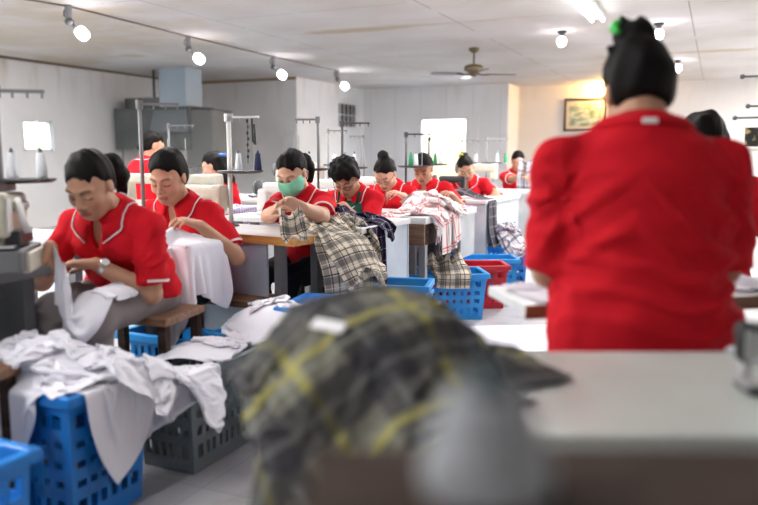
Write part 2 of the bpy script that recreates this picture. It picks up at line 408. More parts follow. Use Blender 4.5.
    U(rc(P3 - spn * 0.03, P4 + HR @ np.array([0, -0.01, 0.02]), 0.052 * s, 0.049 * s), 0.025)
    # head
    H = lambda *a: hp(*a); q = lambda *r: np.array(r) * s
    U(el(H(0, -0.012, 0.030), q(.071, .091, .080), HR), .01); U(el(H(0, .018, -.032), q(.0605, .070, .080), HR), .03)
    U(el(H(0, .046, -.092), q(.030, .030, .024), HR), .03); U(el(H(-.034, .054, -.036), q(.026, .025, .028), HR), .02); U(el(H(.034, .054, -.036), q(.026, .025, .028), HR), .02)
    U(rc(H(-.052, .01, -.07), H(-.015, .055, -.098), .017 * s, .016 * s), .03); U(rc(H(.052, .01, -.07), H(.015, .055, -.098), .017 * s, .016 * s), .03)
    for sx in (-1, 1):
        F.put(el(H(sx * .031, .096, -.008), q(.019, .017, .012), HR), .012, 's')
        U(el(H(sx * .031, .0725, -.010), q(.0155, .0145, .0125), HR), .005)
        U(rc(H(sx * .012, .083, .014), H(sx * .047, .068, .014), .008 * s, .007 * s), .014)
        U(el(H(sx * .0725, -.008, -.016), q(.008, .018, .030), HR), .006)
        U(el(H(sx * .0125, .094, -.043), q(.0085, .010, .008), HR), .006)
    U(rc(H(0, .084, .0), H(0, .104, -.038), .0075 * s, .0105 * s), .010); U(el(H(0, .100, -.040), q(.0105, .011, .009), HR), .008)
    U(el(H(0, .078, -.072), q(.028, .018, .020), HR), .012)
    U(el(H(0, .0915, -.0665), q(.019, .008, .0052), HR), .004); U(el(H(0, .0895, -.0785), q(.0165, .009, .0062), HR), .004)
    # arms and hands
    for i, sx in ((0, -1), (1, 1)):
        U(rc(SH[i], E[i], .047 * s * (0.9 + .1 * b), .037 * s), .02); m = E[i] + (W[i] - E[i]) * 0.3
        U(rc(E[i], m, .036 * s, .039 * s), .015); U(rc(m, W[i], .039 * s, .0245 * s), .015)
        fd = nrm(hdirs[i]) if hdirs and hdirs[i] is not None else nrm(nrm(W[i] - E[i]) + np.array([0, .25, -.35]))
        pn = np.asarray(palms[i], float) if palms and palms[i] is not None else np.array([-sx * .25, 0, -1.0]); pn = nrm(pn - fd * (pn @ fd))
        sd = np.cross(pn, fd); sd = sd if (sd @ np.array([-sx, 0.3, 0.2])) > 0 else -sd       # thumb side
        k = 0.95 * s
        U(rc(W[i], W[i] + fd * .03 * k, .026 * k, .031 * k, .62, pn), .012); U(rc(W[i] + fd * .03 * k, W[i] + fd * .072 * k, .034 * k, .036 * k, .45, pn), .01)
        for j, (of, ln, sp, rr) in enumerate(((.029, .068, .16, .0086), (.0105, .076, .05, .009), (-.009, .070, -.06, .0086), (-.027, .054, -.17, .0076))):
            p = W[i] + (fd * (.083 - .004 * abs(j - 1)) + sd * of) * k; f0 = nrm(fd + sd * sp); a = 0; r0 = rr
            U(rc(p - fd * .02 * k, p, .0095 * k, rr * k), .006)
            for sg, cu in zip((.45, .31, .24), curl):
                a += cu * (1 + .08 * j); d = f0 * math.cos(rad(a)) + pn * math.sin(rad(a)); n2 = p + d * ln * sg * k
                U(rc(p, n2, r0 * k, (r0 - .0008) * k), .003); p = n2; r0 -= .0008
        p = W[i] + (fd * .022 + sd * .024) * k; p1 = p + nrm(fd * .7 + sd * .62 + pn * .30) * .036 * k; p2 = p1 + nrm(fd * .9 + sd * .18 + pn * .40) * .030 * k; p3 = p2 + nrm(fd * .95 - sd * .1 + pn * .45) * .022 * k
        U(rc(p, p1, .014 * k, .0105 * k), .008); U(rc(p1, p2, .0105 * k, .0092 * k), .004); U(rc(p2, p3, .0092 * k, .0078 * k), .003)
    for (hip, kn, an) in legs:
        U(rc(hip, kn, .060 * b, .042), .02); U(rc(kn, kn + (an - kn) * .35, .042, .044), .02); U(rc(kn + (an - kn) * .35, an, .048, .032), .02)
        U(rc(an, an + np.array([0, .12, -.05]), .030, .024), .02)
    V, Q = F.mesh(); body = quads_mesh('body', V, Q, M['skin'], root)
    base = np.array(SKIN[skin]); col = np.tile(base, (len(V), 1)); L = (V - HC) @ HR / s; x, y, z = np.abs(L[:, 0]), L[:, 1], L[:, 2]
    near = (np.abs(L).max(1) < .14)
    def blend(mask, c, a=1.0): col[:] = col * (1 - (mask * a)[:, None]) + np.array(c) * (mask * a)[:, None]
    sm = lambda v, e0, e1: np.clip((v - e0) / (e1 - e0), 0, 1)
    g = lambda v, w: np.exp(-(v / w) ** 2)
    fr = near * (y > .05)
    lip = fr * sm(.026 - x, 0, .005) * (g(z + .0665 + .12 * x, .006) + g(z + .0785 - .10 * x, .0062)).clip(0, 1); blend(lip, (0.36, 0.09, 0.085), .75)
    brow = fr * sm(x, .010, .016) * sm(.052 - x, 0, .008) * g(z - .017 + 14 * (x - .034) ** 2, .0042); blend(brow, (0.03, .02, .018), .85)
    lash = fr * sm(x, .013, .017) * sm(.048 - x, 0, .004) * g(z + .0165 - 9 * (x - .031) ** 2, .0030); blend(lash, (0.02, .014, .012), .9)
    blend(fr * g(z + .042, .006) * g(x - .008, .004) * (y > .095), (0.18, .07, .05), .5)  # nostrils: shade of the openings painted into the skin colour
    blend(fr * g(z + .0725, .0016) * sm(.024 - x, 0, .004), (0.12, .03, .03), .8)  # dark crease between the lips, shade painted into the tint
    blend(fr * g(x - .038, .018) * g(z + .035, .02), (0.58, .25, .17), .25)
    scalp = near * (z > .055) * (y < .07); blend(scalp.astype(float), (.02, .015, .015))
    ca = np.ones((len(V), 4), np.float32); ca[:, :3] = col
    me = body.data; at = me.color_attributes.new('tint', 'FLOAT_COLOR', 'POINT')
    if len(me.vertices) == len(V): at.data.foreach_set('color', ca.ravel())
    # ---------------- shirt
    i_ = 0.013
    bands = [(np.minimum(P0, P3) - .3, np.maximum(P0, P3) + .3)]
    spts = np.array([P0, P3] + SH + E); lo = spts.min(0) - .24; hi = spts.max(0) + .2
    hem = P0 - np.array([0, 0, .11 if stand else hemd])
    F = Field(lo, hi, [], fine * 1.25, fine * 1.25); U = F.put
    U(el(P0 + np.array([0, 0.01, 0]), np.array([.158 * b, .128 * b, .13]) + i_)); U(rc(P0, P1, .150 * b + i_, .132 * b + i_, .78, ry), .04)
    U(rc(P0 - np.array([0, 0, .12]), P0, .160 * b + i_, .155 * b + i_, .78, ry), .04)
    U(el(P1 + np.array([0, .035 * b, -.02]), (.115 * b, .095 * b, .12)), .05)
    U(rc(P1, P2, .128 * b + i_, .136 * b + i_, .78, fwd), .04); U(rc(P2, P3 - spn * .04, .134 * b + i_, .088 + i_, .72, fwd), .04); U(rc(SH[0], SH[1], .038 + i_, .038 + i_), .03)
    for i, sx in ((0, -1), (1, 1)):
        U(rc(P3 - spn * .024, SH[i], .040 + i_ * .6, .038 + i_), .03)
        U(el(P2 + fwd * .085 * b + X1 * sx * .062 + spn * .01, np.array([.062, .052, .056]) * (0.8 + .2 * b) + i_ * .4), .04)
    for i in (0, 1):
        d = E[i] - SH[i]; e2 = SH[i] + d * sleeve; n = nrm(d)
        U(rc(SH[i], SH[i] + d * min(sleeve + .06, 1.02), .043 * (.6 + .4 * b) + i_, (.050 + i_) * (1.0 + .06 * b)), .022, cut=[(e2, n)])
    nd_ = nrm(nrm(P4 - P3) * .5 + spn * .8); cf = nrm(fwd - nd_ * (fwd @ nd_)); cx = np.cross(cf, nd_); N0 = P3 - spn * .004
    F.put(rc(N0 + nd_ * .012, N0 + nd_ * .2, .060, .09), .006, 's')
    Rv = np.stack([cx, cf, nd_], 1); F.put(el(N0 + cf * .085 - nd_ * .030, (.020, .05, .062), Rv), .006, 's')
    if stand or True: F.planecut(hem, np.array([0, 0.0, -1.0]))
    rg = np.random.default_rng(abs(hash(label)) % 1 + int(1000 * abs(loc[0]) + 77 * abs(loc[1])))
    ks = rg.normal(0, 1, (7, 3)); ks /= np.linalg.norm(ks, axis=1)[:, None]; ph = rg.uniform(0, 6, 7)
    def wrk(P):
        o = np.zeros(len(P))
        for j in range(7):
            fq = (30, 40, 52, 68, 46, 60, 36)[j]; wv = np.sin(P @ ks[(j + 2) % 7] * 11 + ph[j]) * 1.6
            o += np.maximum(np.sin(P @ ks[j] * fq + ph[j] + wv), -.3) * .0030
        for i in (0, 1):                       # drag lines out of the armpits and round the waist
            A = SH[i] - spn * .09; r_ = np.linalg.norm(P - A, axis=1); an_ = np.arctan2((P - A) @ spn, ((P - A)[:, 0]) * (1 if i == 0 else -1))
            o += -np.maximum(np.sin(an_ * 9 + ph[i] + 2 * np.sin(r_ * 20 + ph[3])), 0) * .0062 * np.exp(-((r_ - .09) / .07) ** 2)
        hz = (P - P1) @ spn; o += -np.maximum(np.sin(hz * 85 + 2.0 * np.sin(P[:, 0] * 13 + ph[4]) + ph[5] + P[:, 1] * 14), -.1) * .0050 * np.exp(-((hz - .01) / .075) ** 2)
        return np.clip(o * wr, -.013, .0045)
    F.wrinkle(wrk)
    if extra_wr: F.wrinkle(lambda P: extra_wr(P, dict(P0=P0, P1=P1, P2=P2, P3=P3, SH=SH, E=E)))
    V, Q = F.mesh(); shirt = quads_mesh('polo_shirt', V, Q, M['red'], root)
    # white tipping along each sleeve edge
    for i in (0, 1):
        d = E[i] - SH[i]; n = nrm(d); c = SH[i] + d * (sleeve - .035); a = nrm(np.cross(n, [0.3, .2, 1])); bb = np.cross(n, a); r = (.050 + i_) * (1.0 + .06 * b) - .0005 + .0055 * (1 - sleeve) * 0
        path = [c + (a * math.cos(t) + bb * math.sin(t)) * r for t in np.linspace(0, 2 * PI, 25)]
        pm = MB(); N = 24; vs = []
        for p in path[:-1]:
            for o1, rr in ((-.005, .0), (.005, .0), (.005, -.006), (-.005, -.006)): vs.append(p + n * o1 + nrm(p - c) * rr)
        fs = [(4 * k + j, 4 * ((k + 1) % N) + j, 4 * ((k + 1) % N) + (j + 1) % 4, 4 * k + (j + 1) % 4) for k in range(N) for j in range(4)]
        pm.add(vs, fs); 
        if tipping: tag(pm.build('sleeve_piping', M['piping'], shirt, smooth=False), 'white sleeve edge stripe')
    # collar, folded down, open at the throat
    rings = []; phs = np.linspace(-160, 160, 33)
    for phd in phs:
        a = abs(phd) / 160.0; e = cx * math.sin(rad(phd)) - cf * math.cos(rad(phd)); fr_ = a ** 3
        rings.append([N0 + e * (.064 * s) + nd_ * (.008 - .035 * fr_), N0 + e * (.0605 * s) + nd_ * (.044 - .044 * fr_), N0 + e * (.066 * s) + nd_ * (.048 - .042 * fr_),
                      N0 + e * (.082 + .008 * a) * s + nd_ * (.026 - .040 * fr_), N0 + e * (.094 + .018 * a + .014 * fr_) * s + nd_ * (.002 - .042 * a ** 2 - .02 * fr_)])
    for r in rings:
        r[2] = F.lift(r[2], .006, nd_); r[3] = F.lift(r[3], .006, nd_); r[4] = F.lift(r[4], .005, nd_)
    V = np.array(rings).reshape(-1, 3); nr = 5
    Q = np.array([(i * nr + j, (i + 1) * nr + j, (i + 1) * nr + j + 1, i * nr + j + 1) for i in range(len(phs) - 1) for j in range(nr - 1)])
    col_ = quads_mesh('collar', V, Q, M['red'], root); so = col_.modifiers.new('solid', 'SOLIDIFY'); so.thickness = .006; so.offset = 1
    if tipping: pm = MB(); pm.tube([r[4] + nrm(r[4] - N0) * .001 + nd_ * .003 for r in rings], .0032, 6); tag(pm.build('collar_piping', M['piping'], col_, smooth=True), 'white collar edge stripe')
    # ---------------- trousers and shoes
    F = Field(np.array([-.36, -.25, 0.03]), np.array([.36, (.62 if not stand else .25), P0[2] + .12]), [], .010, .010); U = F.put
    U(el(P0 - np.array([0, 0, .02]), (.162 * b, .130 * b, .115)))
    for (hip, kn, an) in legs:
        U(rc(hip, kn, .090 * b, .068), .04); U(rc(kn, an, .068, .058), .03, cut=[(an - np.array([0, 0, .0]), np.array([0, 0, -1.0]))])
    F.planecut(P0 + np.array([0, 0, .07]), np.array([0, 0, 1.0])); F.wrinkle(lambda P: wrk(P) * 1.5)
    V, Q = F.mesh(); quads_mesh('trousers', V, Q, M[trousers], root)
    for (hip, kn, an), sx in zip(legs, (-1, 1)):
        pm = MB(); prof = [(-.06, .030, .045), (-.03, .036, .07), (.03, .040, .075), (.09, .045, .055), (.14, .040, .045), (.17, .022, .03)]; vs = []; fs = []
        for yy, hw, hh in prof:
            for k in range(10):
                w = PI * k / 9; vs.append((an[0] - hw * math.cos(w), an[1] + yy, .002 + hh * math.sin(w) ** .6))
        for i in range(len(prof) - 1):
            for k in range(9): fs.append((i * 10 + k, i * 10 + k + 1, (i + 1) * 10 + k + 1, (i + 1) * 10 + k))
            fs.append((i * 10 + 9, i * 10, (i + 1) * 10, (i + 1) * 10 + 9))
        fs += [tuple(reversed(range(10))), tuple(range((len(prof) - 1) * 10, len(prof) * 10))]
        pm.add(vs, fs); pm.build('shoe', M['shoe'], root, smooth=True)
    # ---------------- hair
    F = Field(HC - .3 * sc, HC + .26 * sc, [(HC - .14, HC + .15)], fine, fine * 1.6); U = F.put; hs = hairs
    U(el(H(0, -.016, .033), q(.0765 * hs, .0965 * hs, .0855 * hs), HR), .01); U(el(H(0, -.046, -.012), q(.070 * hs, .058 * hs, .074), HR), .03)
    if hair == 'fluffy':
        U(el(H(0, .0, .062), q(.093, .098, .075), HR), .02); U(el(H(-.05, .02, .03), q(.05, .055, .055), HR), .02); U(el(H(.05, .02, .03), q(.05, .055, .055), HR), .02)
    F.put(el(H(0, .108, -.022), q(.068, .082, .101) if hair != 'fluffy' else q(.066, .075, .078), HR), .004, 's')
    for sx in (-1, 1): F.put(el(H(sx * .074, .066, -.006), q(.032, .046, .050), HR), .022, 's')
    for sx in (-1, 1): F.put(el(H(sx * .080, .022, -.050), q(.030, .040, .048), HR), .006, 's')
    F.put(el(H(0, .03, -.125), q(.12, .085, .06), HR), .02, 's')
    if hair in ('bun', 'bigbun', 'flower'):
        r = .045 if hair == 'bun' else .050
        c = (0, -.055, .115) if hair != 'bigbun' else (.004, -.045, .120)
        if hair == 'flower': c = (0, -.085, .085); r = .040
        U(el(H(*c), q(r, r * .9, r * .85), HR), .02)
        if hair == 'bigbun':
            U(el(H(-.018, -.03, .135), q(.034, .03, .028), HR), .015); U(el(H(.018, -.035, .150), q(.028, .03, .022), HR), .012); U(rc(H(-.03, -.04, .07), H(-.072, -.055, .088), .026, .008), .015); U(rc(H(.0, -.05, .14), H(.016, -.06, .178), .016, .004), .012); U(rc(H(-.01, -.05, .14), H(-.034, -.06, .17), .014, .004), .012)
            for sx in (-1, 1): F.put(el(H(sx * .090, -.004, -.040), q(.026, .036, .052), HR), .008, 's')
            F.put(el(H(0, -.075, -.105), q(.13, .09, .048), HR), .012, 's')
    if hair == 'pony':
        U(el(H(0, -.108, .0), q(.030, .027, .027), HR), .015)
        p = [H(0, -.10, .0), H(-.005, -.150, -.02), H(-.01, -.170, -.08), H(-.01, -.150, -.15)]
        for a_, b_, r1, r2 in zip(p[:-1], p[1:], (.028, .040, .036), (.040, .036, .018)): U(rc(a_, b_, r1 * s, r2 * s), .015)
    if hair == 'long':
        for xx in (-.045, 0, .045):
            U(rc(H(xx, -.075, .02), H(xx * 1.1, -.085, -.16), .042 * s, .03 * s), .03)
            U(rc(H(xx * 1.1, -.085, -.16), H(xx * .9, -.075, -.26), .03 * s, .014 * s), .03)
    if hair == 'low':
        U(el(H(.02, -.10, -.055), q(.040, .035, .040), HR), .02)
    kk = rg.normal(0, 1, (5, 3))
    amp = .0050 if hair in ('fluffy',) else (.0034 if hair == 'bigbun' else .0020)
    F.wrinkle(lambda P: sum(np.sin(((P - HC) @ HR) @ (kk[j] * np.array([75, 60, 30])) + j) for j in range(5)) * amp * .6)
    V, Q = F.mesh(); hr = quads_mesh('hair', V, Q, M['hair'], root)
    return dict(root=root, H=H, HR=HR, HC=HC, P=(P0, P1, P2, P3, P4), SH=SH, E=E, W=W, shirt=shirt, hair=hr, s=s, fwd=fwd, spn=spn, legs=legs, col=col_,
                world=lambda p: np.array([loc[0] + p[0] * math.cos(th) - p[1] * math.sin(th), loc[1] + p[0] * math.sin(th) + p[1] * math.cos(th), p[2] + z0]))
def add_glasses(p):
    m = MB(); H = p['H']
    for sx in (-1, 1):
        m.tube([H(sx * (.032 + .021 * math.cos(t)), .103 - .006 * abs(math.cos(t) * 1) * (1 if math.cos(t) > 0 else 0), -.012 + .015 * math.sin(t)) for t in np.linspace(0, 2 * PI, 21)], .0016, 6)
        m.tube([H(sx * .053, .098, -.008), H(sx * .074, .05, -.004), H(sx * .076, -.01, -.004)], .0016, 6)
    m.tube([H(-.011, .104, -.008), H(0, .107, -.006), H(.011, .104, -.008)], .0016, 6)
    m.build('spectacles', M['glass_rim'], p['root'], smooth=True)
def add_mask(p):
    H = p['H']; HR = p['HR']; rows = []
    prof = [(-.012, .1075, .012, .060), (-.026, .117, .02, .066), (-.048, .121, .03, .070), (-.072, .118, .03, .068), (-.095, .104, .028, .060), (-.108, .082, .024, .050)]
    for z, yf, fl, hw in prof:
        r = []
        for t in np.linspace(-1, 1, 17):
            x = hw * math.sin(t * 1.35) / math.sin(1.35); y = yf - (yf - .018) * (abs(t) ** 2.2)
            r.append(H(x, y, z + .010 * abs(t) ** 2 * (1 if z > -.06 else 1)))
        rows.append(r)
    V = np.array(rows).reshape(-1, 3); n = 17
    Q = np.array([(i * n + j, (i + 1) * n + j, (i + 1) * n + j + 1, i * n + j + 1) for i in range(len(prof) - 1) for j in range(n - 1)])
    mk_ = quads_mesh('face_mask', V, Q, M['mask'], p['root']); so = mk_.modifiers.new('s', 'SOLIDIFY'); so.thickness = .004
    sub = mk_.modifiers.new('d', 'SUBSURF'); sub.levels = 1; sub.render_levels = 1
    m = MB()
    for sx in (-1, 1):
        m = MB(); m.tube([H(sx * .058, .022, -.012), H(sx * .080, -.005, .012), H(sx * .083, -.028, -.015), H(sx * .078, -.012, -.05), H(sx * .058, .02, -.085)], .0018, 6); m.build('ear_loop', M['piping'], mk_, smooth=True)
# ------------------------------------------------------------------ cloth: sheets that fall and drape over what is under them
def col_box(c, d, rz=0.0, th=.006):
    c = np.array(c, float); h = np.array(d, float) / 2 + th; cs, sn = math.cos(rz), math.sin(rz)
    def f(X, V):
        q = X - c; x = q[:, 0] * cs + q[:, 1] * sn; y = -q[:, 0] * sn + q[:, 1] * cs; z = q[:, 2]
        px, py, pz = h[0] - np.abs(x), h[1] - np.abs(y), h[2] - np.abs(z); m = (px > 0) & (py > 0) & (pz > 0)
        if not m.any(): return
        pz = np.where(z < 0, 9, pz); a = np.argmin(np.stack([px, py, pz]), 0)
        x = np.where(m & (a == 0), np.sign(x) * h[0], x); y = np.where(m & (a == 1), np.sign(y) * h[1], y); z = np.where(m & (a == 2), h[2], z)
        X[:, 0] = c[0] + x * cs - y * sn; X[:, 1] = c[1] + x * sn + y * cs; X[:, 2] = c[2] + z; V[m] += (X[m] - V[m]) * .55
    return f
def col_ell(c, r):
    c = np.array(c, float); r = np.array(r, float)
    def f(X, V):
        q = (X - c) / r; l = np.sqrt((q * q).sum(1)); m = l < 1
        if m.any(): X[m] = c + (X[m] - c) / np.maximum(l[m], .05)[:, None]; V[m] += (X[m] - V[m]) * .5
    return f
def col_cap(a, b, r):
    a = np.array(a, float); b = np.array(b, float); w = b - a; L2 = w @ w + 1e-9
    def f(X, V):
        q = X - a; t = np.clip(q @ w / L2, 0, 1); d = q - t[:, None] * w; l = np.sqrt((d * d).sum(1)); m = l < r
        if m.any(): X[m] = (a + t[:, None] * w)[m] + d[m] / np.maximum(l[m], 1e-4)[:, None] * r; V[m] += (X[m] - V[m]) * .5
    return f
def col_floor(z=0.004):
    def f(X, V):
        m = X[:, 2] < z; X[m, 2] = z; V[m] += (X[m] - V[m]) * .6
    return f
class HF:                                    # height map of the cloth already lying there
    def __init__(s, lo, hi, n=70): s.lo = np.array(lo, float); s.hi = np.array(hi, float); s.n = n; s.h = np.full((n, n), -9.0)
    def ij(s, X): return tuple(np.clip(((X[:, k] - s.lo[k]) / (s.hi[k] - s.lo[k]) * s.n).astype(int), 0, s.n - 1) for k in (0, 1))
    def add(s, X):
        i, j = s.ij(X); np.maximum.at(s.h, (i, j), X[:, 2]); h = s.h
        for _ in range(2):
            p = np.pad(h, 1, mode='edge'); h = np.maximum(h, np.maximum.reduce([p[:-2, 1:-1], p[2:, 1:-1], p[1:-1, :-2], p[1:-1, 2:]]) - .02)
        s.h = h
    def __call__(s, X, V):
        i, j = s.ij(X); t = s.h[i, j] + .007; m = (X[:, 2] < t) & (X[:, 2] > t - .06)
        if m.any(): X[m, 2] += (t[m] - X[m, 2]) * .6; V[m] += (X[m] - V[m]) * .5
def cloth(name, label, cat, material, n, size, init, cols, steps=70, iters=10, group=None, pins=None, stiff=.25, thick=.003, seed=1, damp=.97, grav=3.6, jit=.0, uvo=(0, 0), after=None, rag=0.0, sub=1, folds=None):
    """n = (nu, nv) grid, size = metres, init(u, v) -> start position for u, v in 0..1"""
    r = np.random.default_rng(seed); nu, nv = n
    u, v = np.meshgrid(np.linspace(0, 1, nu), np.linspace(0, 1, nv), indexing='ij')
    X = np.array(init(u, v), float); X = np.moveaxis(X, 0, -1).copy() if X.shape[0] == 3 else X.copy()
    ph = r.uniform(0, 6, 8)
    if jit: 
        for k, (a, b_) in enumerate(((5, 3), (3, 7), (9, 4), (6, 10))): X[..., 2] += jit * np.sin(u * a * 2 + v * b_ * 2 + ph[k]) / (1 + .3 * k); X[..., k % 2] += .4 * jit * np.sin(u * b_ * 3 - v * a * 2 + ph[k + 4])
    if folds:
        for ax, cnt, amp, dr in folds: X += (amp * np.sin(2 * PI * cnt * (u if ax == 0 else v) + ph[ax] + 1.5 * np.sin(4 * (v if ax == 0 else u) + ph[2])))[..., None] * np.array(dr, float)
    P = X.copy(); du, dv = size[0] / (nu - 1), size[1] / (nv - 1); dg = math.hypot(du, dv); dt2 = (1 / 45.0) ** 2
    cons = []
    def split(A, B, axis, step, rest, k):
        L = A.shape[axis]
        for o in range(2 * step):
            if (o // step) % 2: continue
            s = [slice(None)] * 3; s[axis] = slice(o, None, 2 * step); cons.append((A[tuple(s)], B[tuple(s)], rest, k))
            s = [slice(None)] * 3; s[axis] = slice(o + step, None, 2 * step); cons.append((A[tuple(s)], B[tuple(s)], rest, k))
    split(X[:-1], X[1:], 0, 1, du, 1.0); split(X[:, :-1], X[:, 1:], 1, 1, dv, 1.0)
    split(X[:-1, :-1], X[1:, 1:], 0, 1, dg, .4); split(X[1:, :-1], X[:-1, 1:], 0, 1, dg, .4)
    split(X[:-2], X[2:], 0, 2, 2 * du, stiff); split(X[:, :-2], X[:, 2:], 1, 2, 2 * dv, stiff)
    pin = None
    if pins is not None: pin = pins(u, v); X0 = X[pin].copy()
    F_ = X.reshape(-1, 3)
    for st in range(steps):
        vel = (X - P) * damp; np.clip(vel, -.05, .05, out=vel); P[:] = X; X += vel; X[..., 2] -= grav * dt2
        if pin is not None: X[pin] = X0
        for it in range(iters):
            for a, b_, rest, k in cons:
                d = b_ - a; l = np.sqrt((d * d).sum(-1)) + 1e-9; c = (k * .5 * (l - rest) / l)[..., None] * d; a += c; b_ -= c
            if it % 2 == 0 or it == iters - 1:
                Pf = P.reshape(-1, 3)
                for c in cols: c(F_, Pf)
            if pin is not None: X[pin] = X0
    if after is not None: after(F_)
    idx = np.arange(nu * nv).reshape(nu, nv)
    Q = np.stack([idx[:-1, :-1], idx[1:, :-1], idx[1:, 1:], idx[:-1, 1:]], -1).reshape(-1, 4)
    V = F_.copy(); ctr = V.mean(0); ctr[2] = V[:, 2].min(); me_o = quads_mesh(name, V - ctr, Q, material); me_o.location = ctr
    me = me_o.data; uvl = me.uv_layers.new(name='UVMap'); li = np.zeros(len(me.loops), np.int32); me.loops.foreach_get('vertex_index', li)
    uvc = np.stack([u.ravel() * size[0] + uvo[0], v.ravel() * size[1] + uvo[1]], 1).astype(np.float32)[li]; uvl.data.foreach_set('uv', uvc.ravel())
    so = me_o.modifiers.new('thickness', 'SOLIDIFY'); so.thickness = thick; so.offset = 0
    if sub: sb = me_o.modifiers.new('smooth', 'SUBSURF'); sb.levels = 1; sb.render_levels = 1
    tag(me_o, label, cat, group); me_o['_n'] = 0; del me_o['_n']
    return me_o
def sheet(cx, cy, z, wx, wy, rz=0.0, squash=1.0, tilt=(0, 0)):
    cs, sn = math.cos(rz), math.sin(rz)
    def f(u, v):
        x = (u - .5) * wx * (squash if not isinstance(squash, tuple) else squash[0]); y = (v - .5) * wy * (squash if not isinstance(squash, tuple) else squash[1])
        return np.stack([cx + x * cs - y * sn, cy + x * sn + y * cs, z + x * tilt[0] + y * tilt[1] + 0 * u], -1)
    return f
# ------------------------------------------------------------------ the room
CH = 2.67; XL, XR, YF, YB, YB2 = -10.0, 4.2, -3.2, 15.6, 16.5
def struct(o): o['kind'] = 'structure'; return o
def wall_mat(name, col, stain=0.0, top=CH, seam=None):
    m = mat(name, col, 0.75, spec=0.2)
    geo = nd(m, 'ShaderNodeNewGeometry'); n = nd(m, 'ShaderNodeTexNoise'); n.inputs['Scale'].default_value = 1.3; n.inputs['Detail'].default_value = 8; lk(m, geo.outputs['Position'], n.inputs['Vector'])
    r = nd(m, 'ShaderNodeValToRGB'); r.color_ramp.elements[0].position = .3; r.color_ramp.elements[1].position = .7
    r.color_ramp.elements[0].color = (*[c * .90 for c in col], 1); r.color_ramp.elements[1].color = (*col, 1); lk(m, n.outputs['Fac'], r.inputs[0]); cur = r.outputs[0]
    sp = nd(m, 'ShaderNodeSeparateXYZ'); lk(m, geo.outputs['Position'], sp.inputs[0])
    if stain:
        mp = nd(m, 'ShaderNodeMapping'); mp.inputs['Scale'].default_value = (2.2, 2.2, .45); lk(m, geo.outputs['Position'], mp.inputs[0])
        n2 = nd(m, 'ShaderNodeTexNoise'); n2.inputs['Scale'].default_value = 2.0; n2.inputs['Detail'].default_value = 6; lk(m, mp.outputs[0], n2.inputs['Vector'])
        mr = nd(m, 'ShaderNodeMapRange'); mr.inputs[1].default_value = top - .75; mr.inputs[2].default_value = top; lk(m, sp.outputs[2], mr.inputs[0])
        mu = nd(m, 'ShaderNodeMath', operation='MULTIPLY'); lk(m, mr.outputs[0], mu.inputs[0])
        mr2 = nd(m, 'ShaderNodeMapRange'); mr2.inputs[1].default_value = .5; mr2.inputs[2].default_value = .72; lk(m, n2.outputs['Fac'], mr2.inputs[0]); lk(m, mr2.outputs[0], mu.inputs[1])
        m3 = nd(m, 'ShaderNodeMath', operation='MULTIPLY'); m3.inputs[1].default_value = stain; lk(m, mu.outputs[0], m3.inputs[0])
        mx = nd(m, 'ShaderNodeMix', data_type='RGBA'); lk(m, m3.outputs[0], mx.inputs[0]); lk(m, cur, mx.inputs[6]); mx.inputs[7].default_value = (.36, .27, .15, 1); cur = mx.outputs[2]
    if seam:
        ax, per = seam
        d = nd(m, 'ShaderNodeMath', operation='DIVIDE'); lk(m, sp.outputs[ax], d.inputs[0]); d.inputs[1].default_value = per
        f = nd(m, 'ShaderNodeMath', operation='FRACT'); lk(m, d.outputs[0], f.inputs[0]); t = nd(m, 'ShaderNodeMath', operation='LESS_THAN'); lk(m, f.outputs[0], t.inputs[0]); t.inputs[1].default_value = .012 / per
        k = nd(m, 'ShaderNodeMath', operation='MULTIPLY'); lk(m, t.outputs[0], k.inputs[0]); k.inputs[1].default_value = .28
        mx = nd(m, 'ShaderNodeMix', data_type='RGBA'); lk(m, k.outputs[0], mx.inputs[0]); lk(m, cur, mx.inputs[6]); mx.inputs[7].default_value = (.25, .23, .2, 1); cur = mx.outputs[2]
    lk(m, cur, bsdf(m).inputs['Base Color']); return m
WM = wall_mat('white_wall_paint', (.82, .815, .805), .5); WB = wall_mat('white_boarded_wall', (.86, .865, .875), .15, seam=(0, .61)); WP = wall_mat('white_side_wall', (.84, .84, .84), .4, seam=(1, .9))
def wall_with_holes(name, m, axis, pos, thick, a0, a1, z0, z1, holes):
    """wall in the plane axis = pos, from a0 to a1; holes = (a, b, z low, z high)"""
    b = MB(); xs = sorted({a0, a1, *[h[0] for h in holes], *[h[1] for h in holes]})
    def put(p, q, zl, zh):
        c = ((p + q) / 2, (zl + zh) / 2); d = (q - p, zh - zl)
        b.box((pos, c[0], c[1]) if axis == 'x' else (c[0], pos, c[1]), (thick, d[0], d[1]) if axis == 'x' else (d[0], thick, d[1]))
    for p, q in zip(xs[:-1], xs[1:]):
        hs = sorted([h for h in holes if h[0] <= p + 1e-6 and h[1] >= q - 1e-6], key=lambda h: h[2]); z = z0
        for h in hs:
            if h[2] > z: put(p, q, z, h[2])
            z = h[3]
        if z < z1: put(p, q, z, z1)
    return struct(b.build(name, m))
